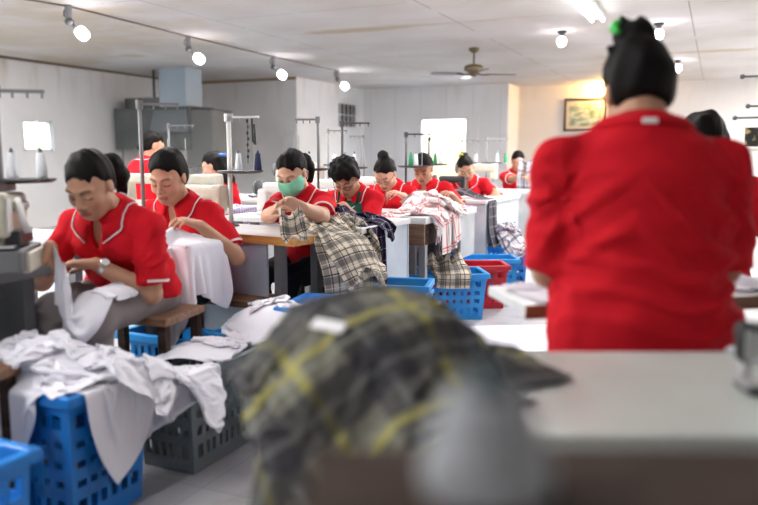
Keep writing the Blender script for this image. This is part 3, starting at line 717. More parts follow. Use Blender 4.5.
# floor: pale worn tiles
fm = mat('pale_floor_tile', (.66, .65, .66), .32)
geo = nd(fm, 'ShaderNodeNewGeometry'); bk = nd(fm, 'ShaderNodeTexBrick'); bk.offset = 0; bk.inputs['Scale'].default_value = 1.0; bk.inputs['Brick Width'].default_value = .4; bk.inputs['Row Height'].default_value = .4; bk.inputs['Mortar Size'].default_value = .003
bk.inputs['Color1'].default_value = (.47, .46, .47, 1); bk.inputs['Color2'].default_value = (.43, .42, .435, 1); bk.inputs['Mortar'].default_value = (.33, .32, .32, 1); lk(fm, geo.outputs['Position'], bk.inputs['Vector'])
nn = nd(fm, 'ShaderNodeTexNoise'); nn.inputs['Scale'].default_value = 4; nn.inputs['Detail'].default_value = 8; lk(fm, geo.outputs['Position'], nn.inputs['Vector'])
rr = nd(fm, 'ShaderNodeValToRGB'); rr.color_ramp.elements[0].position = .25; rr.color_ramp.elements[0].color = (.62, .58, .54, 1); rr.color_ramp.elements[1].position = .5; rr.color_ramp.elements[1].color = (1, 1, 1, 1); lk(fm, nn.outputs['Fac'], rr.inputs[0])
mx = nd(fm, 'ShaderNodeMix', data_type='RGBA', blend_type='MULTIPLY'); mx.inputs[0].default_value = 1; lk(fm, bk.outputs[0], mx.inputs[6]); lk(fm, rr.outputs[0], mx.inputs[7]); lk(fm, mx.outputs[2], bsdf(fm).inputs['Base Color'])
b = MB(); b.box(((XL + XR) / 2, (YF + 18) / 2, -.05), (XR - XL + .3, 18 - YF + .3, .1)); struct(b.build('floor', fm))
# ceiling: sheets with dark joints and brown water stains
cm = mat('stained_ceiling', (.70, .685, .665), .8, spec=.15)
geo = nd(cm, 'ShaderNodeNewGeometry'); sp = nd(cm, 'ShaderNodeSeparateXYZ'); lk(cm, geo.outputs['Position'], sp.inputs[0])
n1 = nd(cm, 'ShaderNodeTexNoise'); n1.inputs['Scale'].default_value = .8; n1.inputs['Detail'].default_value = 6; lk(cm, geo.outputs['Position'], n1.inputs['Vector'])
r1 = nd(cm, 'ShaderNodeValToRGB'); r1.color_ramp.elements[0].position = .35; r1.color_ramp.elements[1].position = .65; r1.color_ramp.elements[0].color = (.52, .50, .47, 1); r1.color_ramp.elements[1].color = (.63, .62, .61, 1); lk(cm, n1.outputs['Fac'], r1.inputs[0]); cur = r1.outputs[0]
n3 = nd(cm, 'ShaderNodeTexNoise'); n3.inputs['Scale'].default_value = 1.7; lk(cm, geo.outputs['Position'], n3.inputs['Vector'])
def mth(m, op, a, b=None, c=None):
    n = nd(m, 'ShaderNodeMath', operation=op)
    for i, v in enumerate((a, b, c)):
        if v is None: continue
        if isinstance(v, (int, float)): n.inputs[i].default_value = v
        else: lk(m, v, n.inputs[i])
    return n.outputs[0]
for ax, per, off, st in ((0, 2.44, .35, .75), (1, 1.22, .3, .6)):
    f = mth(cm, 'FRACT', mth(cm, 'DIVIDE', mth(cm, 'ADD', sp.outputs[ax], off + 24.4), per)); t = mth(cm, 'LESS_THAN', f, .012 / per)
    k = mth(cm, 'MULTIPLY', t, mth(cm, 'MULTIPLY', mth(cm, 'GREATER_THAN', n3.outputs['Fac'], .47 if ax else .40), st))
    mx = nd(cm, 'ShaderNodeMix', data_type='RGBA'); lk(cm, k, mx.inputs[0]); lk(cm, cur, mx.inputs[6]); mx.inputs[7].default_value = (.16, .13, .10, 1); cur = mx.outputs[2]
for px, py, ra, rb, op in ((345, 31, 1.3, .22, .8), (700, 52, 1.6, .16, .8), (640, 62, 1.2, .12, .6), (20, 34, 2.2, 2.0, .55), (60, 62, 1.6, .5, .6), (250, 83, 1.6, .35, .7), (490, 83, .8, .3, .5), (110, 12, 1.2, .25, .35), (430, 25, 1.5, .1, .5)):
    g = G(px, py, CH); dx = mth(cm, 'DIVIDE', mth(cm, 'SUBTRACT', sp.outputs[0], float(g[0])), ra); dy = mth(cm, 'DIVIDE', mth(cm, 'SUBTRACT', sp.outputs[1], float(g[1])), rb)
    d = mth(cm, 'SQRT', mth(cm, 'ADD', mth(cm, 'MULTIPLY', dx, dx), mth(cm, 'MULTIPLY', dy, dy)))
    d = mth(cm, 'ADD', d, mth(cm, 'MULTIPLY', mth(cm, 'SUBTRACT', n3.outputs['Fac'], .5), 2.4)); mr = nd(cm, 'ShaderNodeMapRange'); mr.inputs[1].default_value = 1.1; mr.inputs[2].default_value = .4; lk(cm, d, mr.inputs[0])
    k = mth(cm, 'MULTIPLY', mr.outputs[0], op); mx = nd(cm, 'ShaderNodeMix', data_type='RGBA'); lk(cm, k, mx.inputs[0]); lk(cm, cur, mx.inputs[6]); mx.inputs[7].default_value = (.44, .36, .24, 1); cur = mx.outputs[2]
lk(cm, cur, bsdf(cm).inputs['Base Color'])
b = MB(); b.box(((XL + XR) / 2, (YF + 18) / 2, CH + .05), (XR - XL + .3, 18 - YF + .3, .1)); struct(b.build('ceiling', cm))
WIN = [(8.39, 8.98, 1.22, 1.73), (0.2, 2.6, .95, 2.2), (3.6, 6.2, .95, 2.2)]
wall_with_holes('wall_left', WM, 'x', XL - .08, .16, YF, 12.6, 0, CH, WIN)
wall_with_holes('wall_alcove', WM, 'y', 12.6 + .08, .16, XL - .16, -7.5, 0, CH, [])
GR = (14.35, 15.2, 1.80, 2.28)
wall_with_holes('wall_partition', WP, 'x', -7.5 - .08, .16, 12.76, YB + .16, 0, CH, [GR])
DX0, DX1, DZ = -6.10, -4.98, 1.99
wall_with_holes('wall_back', WB, 'y', YB + .08, .16, -7.5, -4.1, 0, CH, [(DX0, DX1, 0, DZ)])
wall_with_holes('wall_return', WB, 'x', -4.1 - .08, .16, YB + .16, YB2, 0, CH, [])
wall_with_holes('wall_far', wall_mat('cream_far_wall', (.78, .765, .74), .3), 'y', YB2 + .08, .16, -4.26, XR, 0, CH, [])
wall_with_holes('wall_right', WM, 'x', XR + .08, .16, YF, YB2 + .16, 0, CH, [])
wall_with_holes('wall_front', WM, 'y', YF - .08, .16, XL, XR, 0, CH, [])
# dark cornice strip where the left wall meets the ceiling
ck = mat('brown_cornice', (.17, .13, .09), .8)
b = MB(); b.box((XL + .012, (YF + 12.6) / 2, CH - .02), (.024, 12.6 - YF, .04)); struct(b.build('trim_1', ck))
b = MB(); b.box(((XL - 7.5) / 2, 12.6 - .012, CH - .025), (2.5, .024, .05)); struct(b.build('trim_2', mat('brown_cornice_far', (.30, .22, .13), .8)))
# windows: frames and panes, daylight beyond
frm = mat('white_window_paint', (.78, .78, .78), .5); pane_m = mat('window_pane', (.95, .97, 1), .03, trans=1.0); bsdf(pane_m).inputs['IOR'].default_value = 1.02
for k, (a, c, zl, zh) in enumerate(WIN):
    root = empty('window_%d' % (k + 1), (XL, (a + c) / 2, zl)); root['kind'] = 'structure'
    b = MB(); w = .045; hw = (c - a) / 2; hz = zh - zl
    for y in (-hw + w / 2, hw - w / 2): b.box((-.06, y, hz / 2), (.07, w, hz))
    for z in (w / 2, hz - w / 2): b.box((-.06, 0, z), (.07, 2 * hw, w))
    if k: b.box((-.06, 0, hz / 2), (.05, .04, hz))
    b.build('window_frame', frm, root)
    b = MB(); b.box((-.06, 0, hz / 2), (.006, 2 * hw - w, hz - w)); b.build('pane', pane_m, root)
root = empty('window_4', (-7.5, (GR[0] + GR[1]) / 2, GR[2])); root['kind'] = 'structure'; hw = (GR[1] - GR[0]) / 2; hz = GR[3] - GR[2]
b = MB(); b.box((-.05, 0, hz / 2), (.02, 2 * hw, hz)); b.build('pane', mat('dark_pane', (.015, .015, .017), .2), root)
b = MB()
for i in range(5): b.tube([(.02, -hw + .04 + i * (2 * hw - .08) / 4, -.03), (.02, -hw + .04 + i * (2 * hw - .08) / 4, hz + .13)], .010, 8)
for z in (-.02, hz * .5, hz + .04): b.tube([(.02, -hw - .03, z), (.02, hw + .03, z)], .010, 8)
b.build('grille', frm, root)
# door opening to the bright outside: casing, open leaf
root = empty('door_1', ((DX0 + DX1) / 2, YB, 0)); root['kind'] = 'structure'; hw = (DX1 - DX0) / 2
b = MB()
for x in (-hw + .025, hw - .025): b.box((x, .06, DZ / 2), (.05, .17, DZ))
b.box((0, .06, DZ - .025), (2 * hw, .17, .05)); b.build('door_frame', frm, root)
lf = MB(); lf.box((hw + .13, -.03, DZ / 2 + .01), (.25, .04, DZ - .04)); lf.build('door_leaf', frm, root, bevel=.004)
b = MB(); b.tube([(hw + .22, -.07, 1.0), (hw + .22, -.07, 1.12)], .01, 8); b.build('door_handle', M['steel'], root, smooth=True)
# ------------------------------------------------------------------ lamps
def spot(loc, rx, label, group='spotlights along the ceiling cable'):
    t = thing('ceiling_spotlight', label, 'lamp', loc, 0, group)
    b = MB(); b.lathe([(.034, 0), (.036, -.005), (.034, -.13), (.028, -.14)], n=14); b.build('mount', M['polegrey'], t, smooth=True)
    b = MB(); b.tube([(-.01, 0, -.02), (-.06, 0, -.05), (-.065, 0, -.10), (-.02, 0, -.13)], .006, 6); b.build('cord', M['black'], t, smooth=True)
    b = MB(); b.ell((.012, -.005, -.165), (.050, .045, .040), 8); b.build('knuckle', M['darkgrey'], t, smooth=True)
    dv = Vector((.62 * .91, .62 * .41, -.60)).normalized(); p = Vector((.02, 0, -.17))
    b = MB(); b.tube([p, p + dv * .06, p + dv * .10], [.014, .020, .030], 10); b.build('lamp_socket', M['darkgrey'], t, smooth=True)
    R = dv.to_track_quat('Z', 'Y').to_matrix(); b = MB(); b.lathe([(.02, 0), (.05, .012), (.058, .05), (.056, .10), (.040, .125), (.01, .135)], p + dv * .095, 14, R); b.build('bulb', M['bulb'], t, smooth=True)
    return t
spots = [G(68, 5, CH), G(188, 36, CH), G(273, 56, CH), G(337, 70, CH)]
names = ['largest, nearest the left edge', 'second, above the grey ventilation duct', 'third, above the stained alcove wall', 'farthest, beside the barred window']
for g, nm in zip(spots, names): spot(tuple(g), 0, 'grey spotlight with lit bulb on ceiling cable, ' + nm)
b = MB(); g0 = G(37, 0, CH); b.tube([(-6.5, 2.0, CH - .012), (g0[0] - .1, g0[1] - .4, CH - .012), tuple(spots[0] + [0, 0, -.012]), tuple(spots[1] + [.03, 0, -.012]), tuple(spots[2] + [0, 0, -.012]), tuple(spots[3] + [0, 0, -.012])], .009, 6)
tag(b.build('ceiling_cable', mat('brown_cable', (.14, .10, .07), .6), smooth=True), 'thin brown cable along the ceiling linking the spotlights', 'cable')
for (px, py), nm in zip(((562, 31), (659, 23), (678, 60)), ('left of the big hair bun, beyond the tube lamp', 'high above the hair bun', 'lowest, right of the hair bun')):
    t = thing('ceiling_bulb', 'round lit bulb in black socket, ' + nm, 'lamp', tuple(G(px, py, CH)), 0, 'bare bulbs on the ceiling')
    b = MB(); b.lathe([(.06, 0), (.06, -.02), (.03, -.035), (.03, -.07), (.022, -.075)], n=14); b.build('lamp_socket', M['black'], t, smooth=True)
    b = MB(); b.ell((0, 0, -.125), (.056, .056, .062), 8); b.build('bulb', M['bulb'], t, smooth=True)
def tube_lamp(x, y, label, L=1.25, e=42):
    t = thing('tube_lamp', label, 'lamp', (x, y, CH), 0, 'twin tube lamps on the ceiling')
    b = MB(); b.box((0, 0, -.03), (.16, L + .05, .05)); b.build('batten', M['offwhite'], t, bevel=.006)
    for s in (-1, 1):
        b = MB(); b.tube([(s * .055, -L / 2, -.075), (s * .055, L / 2, -.075)], .014, 10); b.build('tube', M['tube'], t, smooth=True)
        b = MB()
        b.box((s * .055, -L / 2 - .012, -.065), (.034, .024, .04)); b.box((s * .055, L / 2 + .012, -.065), (.034, .024, .04)); b.build('lamp_holder', M['offwhite'], t)
    ld = bpy.data.lights.new('tube_light', 'AREA'); ld.shape = 'RECTANGLE'; ld.size = .18; ld.size_y = L; ld.energy = e; ld.color = (1.0, .985, .98)
    lo = bpy.data.objects.new('tube_light', ld); C.objects.link(lo); lo.parent = t; lo.location = (0, 0, -.1)
LAMPS = []
# fan
fx, fy, fz = G(474, 48, CH)
t = thing('ceiling_fan', 'bronze ceiling fan with four dark wooden blades on a short rod', 'fan', (fx, fy, CH))
bz = mat('bronze', (.22, .18, .11), .35, .8)
b = MB(); b.lathe([(.07, 0), (.075, -.03), (.03, -.07)], n=20); b.build('canopy', bz, t, smooth=True)
b = MB(); b.tube([(0, 0, -.05), (0, 0, -.24)], .014, 10); b.build('rod', bz, t, smooth=True)
b = MB(); b.lathe([(.02, -.22), (.10, -.235), (.135, -.26), (.135, -.31), (.10, -.33), (.055, -.345), (.05, -.385), (.03, -.40)], n=24); b.build('motor', bz, t, smooth=True)
bw = mat('dark_fan_blade', (.075, .04, .028), .45)
for k in range(4):
    a = rad(24.5 + 8 + 90 * k); b = MB(); R = Matrix.Rotation(a, 3, 'Z') @ Matrix.Rotation(rad(10), 3, 'X')
    vs = []; prof = [(.17, .045), (.26, .060), (.45, .066), (.58, .062), (.62, .03)]
    for z in (.004, -.004): 
        for x, w in prof: vs += [R @ Vector((x, -w, z)) + Vector((0, 0, -.36)), R @ Vector((x, w, z)) + Vector((0, 0, -.36))]
    n = len(prof) * 2; fs = []
    for i in range(len(prof) - 1): fs += [(2 * i, 2 * i + 2, 2 * i + 3, 2 * i + 1), (n + 2 * i, n + 2 * i + 1, n + 2 * i + 3, n + 2 * i + 2), (2 * i, n + 2 * i, n + 2 * i + 2, 2 * i + 2), (2 * i + 1, 2 * i + 3, n + 2 * i + 3, n + 2 * i + 1)]
    fs += [(0, 1, n + 1, n), (n - 2, 2 * n - 2, 2 * n - 1, n - 1)]
    bo = b.add(vs, fs).build('blade', bw, t)
    b = MB(); b.tube([R @ Vector((.06, 0, 0)) + Vector((0, 0, -.355)), R @ Vector((.12, 0, 0)) + Vector((0, 0, -.37)), R @ Vector((.24, 0, 0)) + Vector((0, 0, -.366))], .012, 6); b.build('blade_iron', bz, bo, smooth=True)
# framed picture on the far wall, lit by a warm wall lamp beside it
x0, x1, z0, z1 = -3.09, -2.2, 1.68, 2.38
t = thing('framed_picture', 'dark framed green landscape picture with pale mat on far wall', 'picture', ((x0 + x1) / 2, YB2, z0))
w, h = x1 - x0, z1 - z0; b = MB(); fw = .045
for x in (-w / 2 + fw / 2, w / 2 - fw / 2): b.box((x, -.02, h / 2), (fw, .04, h))
for z in (fw / 2, h - fw / 2): b.box((0, -.02, z), (w, .04, fw))
b.build('frame', mat('dark_frame', (.03, .022, .018), .4), t)
b = MB(); b.box((0, -.008, h / 2), (w - .06, .012, h - .06)); b.build('mat_board', mat('pale_mat', (.62, .58, .46), .8), t)
pm = mat('green_landscape', (.2, .3, .2), .7); add_noise_col(pm, 5, (.10, .20, .13), (.45, .52, .50), .4, .62, 8, stretch=(1, 1, 2.2))
b = MB(); b.box((0, -.017, h / 2), (w - .22, .008, h - .22)); b.build('painting', pm, t)
t = thing('wall_lamp', 'warm lit wall lamp high on the far wall beside the picture', 'lamp', (-2.25, YB2, 2.42))
b = MB(); b.box((0, -.015, 0), (.10, .03, .14)); b.tube([(0, -.02, 0), (0, -.12, .02)], .012, 8); b.build('bracket', bz, t)
b = MB(); b.ell((0, -.14, .07), (.045, .045, .055), 8); b.build('bulb', mat('warm_bulb', (1, .8, .5), .4, emit=(1, .55, .16), est=55), t, smooth=True)
ld = bpy.data.lights.new('warm_light', 'POINT'); ld.energy = 75; ld.color = (1, .50, .12); ld.shadow_soft_size = .05; lo = bpy.data.objects.new('warm_light', ld); C.objects.link(lo); lo.parent = t; lo.location = (-.05, -.22, .10)
# ventilation unit hung in the left corner, its duct going up to the ceiling
gu = mat('grey_green_sheet_metal', (.09, .10, .10), .5); add_noise_col(gu, 3, (.075, .085, .083), (.105, .115, .112))
du_ = mat('pale_blue_duct', (.34, .42, .48), .4)
t = thing('ventilation_unit', 'large grey ventilation box with pale duct to the ceiling, left corner', 'ventilator', (-9.0, 10.6, 0))
b = MB(); b.box((-.05, 0, 1.63), (1.7, .7, .74)); b.build('housing', gu, t, bevel=.02)
b = MB(); b.box((-.2, .05, 2.09), (1.15, .5, .18)); b.build('top_box', gu, t, bevel=.015)
b = MB(); b.box((.38, -.06, 2.30), (.58, .45, .74)); b.build('duct', du_, t, bevel=.01)
b = MB(); b.box((.38, -.08, 1.75), (.70, .58, .38), taper=1.2); b.build('duct_flare', mat('grey_blue_flare', (.15, .17, .18), .45), t, bevel=.01)
b = MB(); b.box((.95, -.02, 1.45), (.56, .62, .98)); b.build('fan_cabinet', mat('grey_cabinet', (.13, .135, .13), .5), t, bevel=.03)
for x, y in ((-.8, -.28), (-.8, .28), (1.15, -.28), (1.15, .28)):
    b = MB(); b.tube([(x, y, 0), (x, y, 1.3)], .02, 8); b.build('leg', M['polegrey'], t)
b = MB(); b.tube([(-.22, -.05, 2.15), (-.22, -.05, CH)], .02, 8); b.build('hanger_rod', M['poledark'], t)
for px, pm_, nm in ((122, 'poledark', 'x'),):
    pass
# ------------------------------------------------------------------ world
w = bpy.data.worlds.new('outside'); SC.world = w; w.use_nodes = True; nt = w.node_tree
sky = nt.nodes.new('ShaderNodeTexSky'); sky.sky_type = 'NISHITA'; sky.sun_disc = False; sky.sun_elevation = rad(50); sky.sun_rotation = rad(100); sky.air_density = 1.5; sky.dust_density = 4
bg = nt.nodes['Background']; nt.links.new(sky.outputs[0], bg.inputs[0]); bg.inputs[1].default_value = 4.0
# pale ground outside
b = MB(); b.box((-6, 30, -.35), (60, 24, .1)); struct(b.build('ground', mat('bright_concrete', (.75, .74, .72), .9)))
# ------------------------------------------------------------------ furniture and tools
def table(label, x0, x1, y0, y1, z=.78, rz=0.0, top='laminate', edge=None, legs=True, panels=(), thick=.034, cat='table', group='sewing tables in the row', piv=None, legmat='polegrey', apron=None, legpos=None):
    """panels: (side, a, b, z0, material) side f/b/l/r in the table's own axes"""
    cx, cy = (x0 + x1) / 2, (y0 + y1) / 2; px, py = piv or (cx, cy); c, s = math.cos(rz), math.sin(rz)
    wx, wy = px + (cx - px) * c - (cy - py) * s, py + (cx - px) * s + (cy - py) * c
    t = thing('sewing_table', label, cat, (wx, wy, 0), rz, group); hx, hy = (x1 - x0) / 2, (y1 - y0) / 2
    b = MB(); b.box((0, 0, z - thick / 2), (2 * hx, 2 * hy, thick)); b.build('tabletop', M[top], t, bevel=.004)
    if edge:
        b = MB(); e = .006
        b.box((0, -hy - e / 2, z - thick / 2 - .004), (2 * hx + 2 * e, e, thick + .006)); b.box((hx + e / 2, 0, z - thick / 2 - .004), (e, 2 * hy, thick + .006)); b.build('edge_band', M[edge], t)
    if legs:
        ps = legpos or [(-hx + .07, -hy + .06), (hx - .13, -hy + .06), (hx - .13, hy - .06), (-hx + .07, hy - .06)]
        for x, y in ps: b = MB(); b.box((x, y, (z - thick) / 2), (.045, .045, z - thick)); b.build('leg', M[legmat], t)
    for sd, a, b_, zl, m in panels:
        b = MB(); zz = z - thick; h = zz - zl
        if sd == 'f': b.box(((a + b_) / 2, -hy + .02, zl + h / 2), (b_ - a, .016, h))
        elif sd == 'b': b.box(((a + b_) / 2, hy - .02, zl + h / 2), (b_ - a, .016, h))
        elif sd == 'r': b.box((hx - .02, (a + b_) / 2, zl + h / 2), (.016, b_ - a, h))
        else: b.box((-hx + .02, (a + b_) / 2, zl + h / 2), (.016, b_ - a, h))
        b.build('panel', M[m], t)
    return t
def crate(label, cx, cy, rz, m, L=.62, W=.40, H=.33, group='plastic crates in the aisle', nh=9, nw=6, rows=4, z=0.0):
    t = thing('plastic_crate', label, 'crate', (cx, cy, z), rz, group); k = .90; body = MB(); th = .012
    def wall(p, q, cols):                     # p, q: top corners; bottom is k times in
        p, q = Vector(p), Vector(q); pb, qb = Vector((p.x * k, p.y * k, .0)), Vector((q.x * k, q.y * k, .0)); nrm_ = (q - p).cross(pb - p).normalized()
        def quad(s0, s1, t0, t1, th_):
            f = lambda s, t_: (p.lerp(q, s)).lerp(pb.lerp(qb, s), 1 - t_)
            vs = [f(s0, t0), f(s1, t0), f(s1, t1), f(s0, t1)]; vs += [v_ + nrm_ * th_ for v_ in vs]
            body.add(vs, [(0, 1, 2, 3), (7, 6, 5, 4), (0, 4, 5, 1), (1, 5, 6, 2), (2, 6, 7, 3), (3, 7, 4, 0)])
        quad(0, 1, .0, .14, th); quad(0, 1, .86, 1.0, th); quad(0, .07, .14, .86, th); quad(.93, 1, .14, .86, th)
        for i in range(1, rows): c = .14 + .72 * i / rows; quad(.07, .93, c - .046, c + .046, th * .7)
        for i in range(1, cols): c = .07 + .86 * i / cols; w = .024 if i % 3 else .030; quad(c - w, c + w, .14, .86, th * (.7 if i % 3 else 1.3))
    hx, hy = L / 2 - .02, W / 2 - .02
    cs = [(-hx, -hy, H), (hx, -hy, H), (hx, hy, H), (-hx, hy, H)]
    for i, n_ in ((0, nh), (1, nw), (2, nh), (3, nw)): wall(cs[i], cs[(i + 1) % 4], n_)
    body.box((0, 0, .012), (2 * hx * k, 2 * hy * k, .02)); body.build('crate_body', M[m], t)
    r = MB(); o = .022; zc = H - .012
    for s in (-1, 1): r.box((0, s * (hy + .006), zc), (L, o * 1.4, .035)); r.box((s * (hx + .006), 0, zc), (o * 1.4, W - .02, .035))
    r.build('rim', M[m], t, bevel=.005)
    for s in (-1, 1):
        g = MB(); g.box((s * (hx + .018), 0, H - .055), (.016, .14, .022)); g.build('handle', M[m], t, bevel=.003)
    return t
def cone(label, x, y, z, m='cone_white', h=.090, r=.021, group='thread cones on the stands', name='thread_cone'):
    t = thing(name, label, 'thread cone', (x, y, z), 0, group)
    b = MB(); b.lathe([(r * .95, 0), (r, .01), (r * .62, h), (r * .5, h + .002)], n=18); b.build('thread', M[m], t, smooth=True)
    b = MB(); b.lathe([(r * .42, h), (r * .34, h + .006), (r * .15, h + .018)], n=12); b.build('core', M['conecore'], t, smooth=True)
    return t
def stand(label, x, y, z, h=.62, arm=.18, adir=(1, 0), pole='polegrey', cones=(), tray=True, r=.007, tz=.30, double=False, group='thread stands on the sewing tables'):
    t = thing('thread_stand', label, 'thread stand', (x, y, z), 0, group)
    b = MB(); b.lathe([(.045, 0), (.045, .008), (.014, .02)], n=16); b.build('base', M['poledark'], t)
    b = MB(); b.tube([(0, 0, .01), (0, 0, h)], r, 10); b.build('pole', M[pole], t, smooth=True)
    b = MB(); ax, ay = adir; b.box((ax * arm / 2, ay * arm / 2, h - .006), (arm, .016, .012), math.atan2(ay, ax)); b.lathe([(r * 1.8, h - .03), (r * 1.8, h + .012)], n=10)
    for k in (.35, .65, .95): b.tube([(ax * arm * k, ay * arm * k, h), (ax * arm * k, ay * arm * k, h - .03)], .004, 6)
    b.build('arm', M[pole if pole != 'polewhite' else 'steel'], t)
    if tray:
        b = MB(); c0 = (ax * .06, ay * .06); b.lathe([(.02, tz - .012), (.11, tz - .008), (.125, tz), (.125, tz + .006), (.02, tz + .002)], (c0[0], c0[1], 0), 20); b.build('tray', M['poledark'], t)
        for dx in (-.07, .07): b = MB(); b.tube([(c0[0] + ax * dx, c0[1] + ay * dx, tz), (c0[0] + ax * dx, c0[1] + ay * dx, tz + .215)], .003, 6); b.build('spool_pin', M['steel'], t)
    for i, (dx, m, lab) in enumerate(cones):
        cone(lab, x + ax * (.06 + dx), y + ay * (.06 + dx), z + tz + .007, m)
    return t
def machine(label, x, y, z, rz=0.0, m='beige', group='sewing machines on the tables', sc=1.0):
    """flat-bed machine: needle end at -x, hand wheel at +x, operator on the +y side"""
    t = thing('sewing_machine', label, 'sewing machine', (x, y, z), rz, group); k = sc
    b = MB(); b.box((0, 0, .018 * k), (.46 * k, .17 * k, .036 * k)); b.build('bed', M[m], t, bevel=.008)
    b = MB(); b.box((.17 * k, -.01, .14 * k), (.11 * k, .12 * k, .22 * k), taper=1.1); b.build('column', M[m], t, bevel=.018, seg=3)
    b = MB(); b.box((-.03 * k, -.01, .255 * k), (.42 * k, .105 * k, .10 * k)); b.build('arm', M[m], t, bevel=.022, seg=3)
    b = MB(); b.box((-.205 * k, -.01, .215 * k), (.095 * k, .10 * k, .19 * k), taper=.85); hd = b.build('head', M[m], t, bevel=.015, seg=3)
    b = MB(); b.box((-.205 * k, .043 * k, .215 * k), (.07 * k, .006, .13 * k)); b.build('face_plate', M['steel'], hd, bevel=.003)
    b = MB(); b.lathe([(.022, -.01), (.022, .012), (.012, .016)], (-.12 * k, .05 * k, .235 * k), 14, Matrix.Rotation(-PI / 2, 3, 'X')); b.build('tension_dial', M['steel'], t)
    R = Matrix.Rotation(PI / 2, 3, 'Y'); b = MB(); b.lathe([(.02, 0), (.066 * k, .004), (.07 * k, .015), (.066 * k, .03), (.02, .036)], (.226 * k, -.01, .255 * k), 22, R); b.build('hand_wheel', M['darkgrey'], t, smooth=True)
    b = MB(); b.tube([(-.205 * k, -.01, .125 * k), (-.205 * k, -.01, .05 * k)], [.007, .0035], 8); b.build('needle_bar', M['steel'], t, smooth=True)
    b = MB(); b.tube([(-.19 * k, 0, .125 * k), (-.19 * k, 0, .048 * k)], .004, 6); b.box((-.195 * k, .004, .043 * k), (.03, .045, .008)); b.build('presser_foot', M['steel'], t)
    return t
def overlock(label, x, y, z, rz=0.0, m='beige', group='sewing machines on the tables'):
    """squat overlock machine with looper cover, dials and thread guides"""
    t = thing('overlock_machine', label, 'sewing machine', (x, y, z), rz, group)
    b = MB(); b.box((0, 0, .04), (.26, .20, .08)); b.build('base', M['darkgrey'], t, bevel=.012)
    zo = -.055
    b = MB(); b.box((.03, -.02, .225), (.24, .15, .18)); b.build('body', M[m], t, bevel=.02, seg=3)
    b = MB(); b.box((-.12, .02, .25), (.07, .09, .15)); hd = b.build('head', M[m], t, bevel=.015, seg=3)
    b = MB(); b.box((-.12, .068, .25), (.05, .006, .11)); b.build('face_plate', M['offwhite'], hd, bevel=.003)
    b = MB(); b.box((-.158, .01, .245), (.008, .055, .13)); b.build('end_cover', M['offwhite'], hd, bevel=.003)
    b = MB(); b.box((.02, .098, .085), (.2, .03, .07)); b.build('looper_cover', M[m], t, bevel=.008)
    for i in range(4): b = MB(); b.lathe([(.015, 0), (.015, .016), (.008, .022)], (-.05 + i * .042, .056, .27), 12, Matrix.Rotation(-PI / 2, 3, 'X')); b.build('tension_dial', M['steel'], t)
    b = MB(); b.box((.03, .01, .335), (.20, .03, .03)); b.build('thread_guide', M['black'], t, bevel=.004)
    b = MB(); b.box((-.02, .065, .17), (.16, .05, .05)); b.build('guard', M['black'], t, bevel=.006)
    b = MB(); b.tube([(-.12, .02, .18), (-.12, .02, .15)], .006, 6); b.box((-.12, .05, .146), (.03, .06, .008)); b.build('presser_foot', M['steel'], t)
    b = MB(); b.tube([(-.05, .075, .30), (-.09, .10, .24), (-.075, .11, .19)], .012, 8); b.build('lever', M['offwhite'], t, smooth=True)
    b = MB(); b.lathe([(.02, 0), (.055, .004), (.058, .02), (.02, .03)], (.15, -.02, .23), 20, Matrix.Rotation(PI / 2, 3, 'Y')); b.build('hand_wheel', M['darkgrey'], t, smooth=True)
    for ch in t.children:
        if not ch.name.startswith('base'): ch.location.z += zo
    return t
def stool(label, x, y, rz, h=.5, w=.34, d=.28, group='brown wooden stools'):
    t = thing('wooden_stool', label, 'stool', (x, y, 0), rz, group)
    b = MB(); b.box((0, 0, h - .015), (w, d, .03)); b.build('seat', M['brownwood'], t, bevel=.004)
    for sx in (-1, 1):
        for sy in (-1, 1): b = MB(); b.box((sx * (w / 2 - .03), sy * (d / 2 - .03), (h - .03) / 2), (.035, .035, h - .03)); b.build('leg', M['darkwood'], t)
    for sx in (-1, 1): b = MB(); b.box((sx * (w / 2 - .03), 0, .16), (.02, d - .08, .03)); b.build('stretcher', M['darkwood'], t)
    return t
LK = 1.8
# ------------------------------------------------------------------ the place
def mirror(t):
    for ch in list(t.children) + [g for c in t.children for g in c.children]:
        me = ch.data
        for v in me.vertices: v.co.x = -v.co.x
        me.flip_normals()
    return t
def CF(lat, d): return np.array([d * -math.sin(YAW) + lat * math.cos(YAW), d * math.cos(YAW) + lat * math.sin(YAW)])
for x, y, nm, e in ((-1.25, 7.75, 'the one in view above the far tables', 72), (-1.25, 4.7, 'above the aisle of crates', 15), (-4.0, 5.0, 'above the second row', 46), (-4.0, 1.6, 'above the nearest seated worker', 46), (-1.3, 1.2, 'above the nearest table', 3), (-7.2, 3.4, 'near the left wall windows', 46), (-7.0, 0.6, 'near the left wall', 45), (-3.0, -.8, 'behind the camera, to its left', 34), (-8.9, 5.2, 'close to the left wall', 62), (1.9, 7.0, 'off to the right', 36), (2.0, 10.5, 'far off to the right', 135), (2.2, 13.8, 'in the far right corner', 150)):  # only the first is in view; the rest are added to brighten the room
    if nm.startswith('the one'): tube_lamp(x, y, 'twin white tube lamp on the ceiling at the top edge, beyond the hair bun', e=e * LK)
    else: tube_lamp(x, y, 'added twin white tube lamp, out of view on the ceiling ' + nm, e=e * LK)

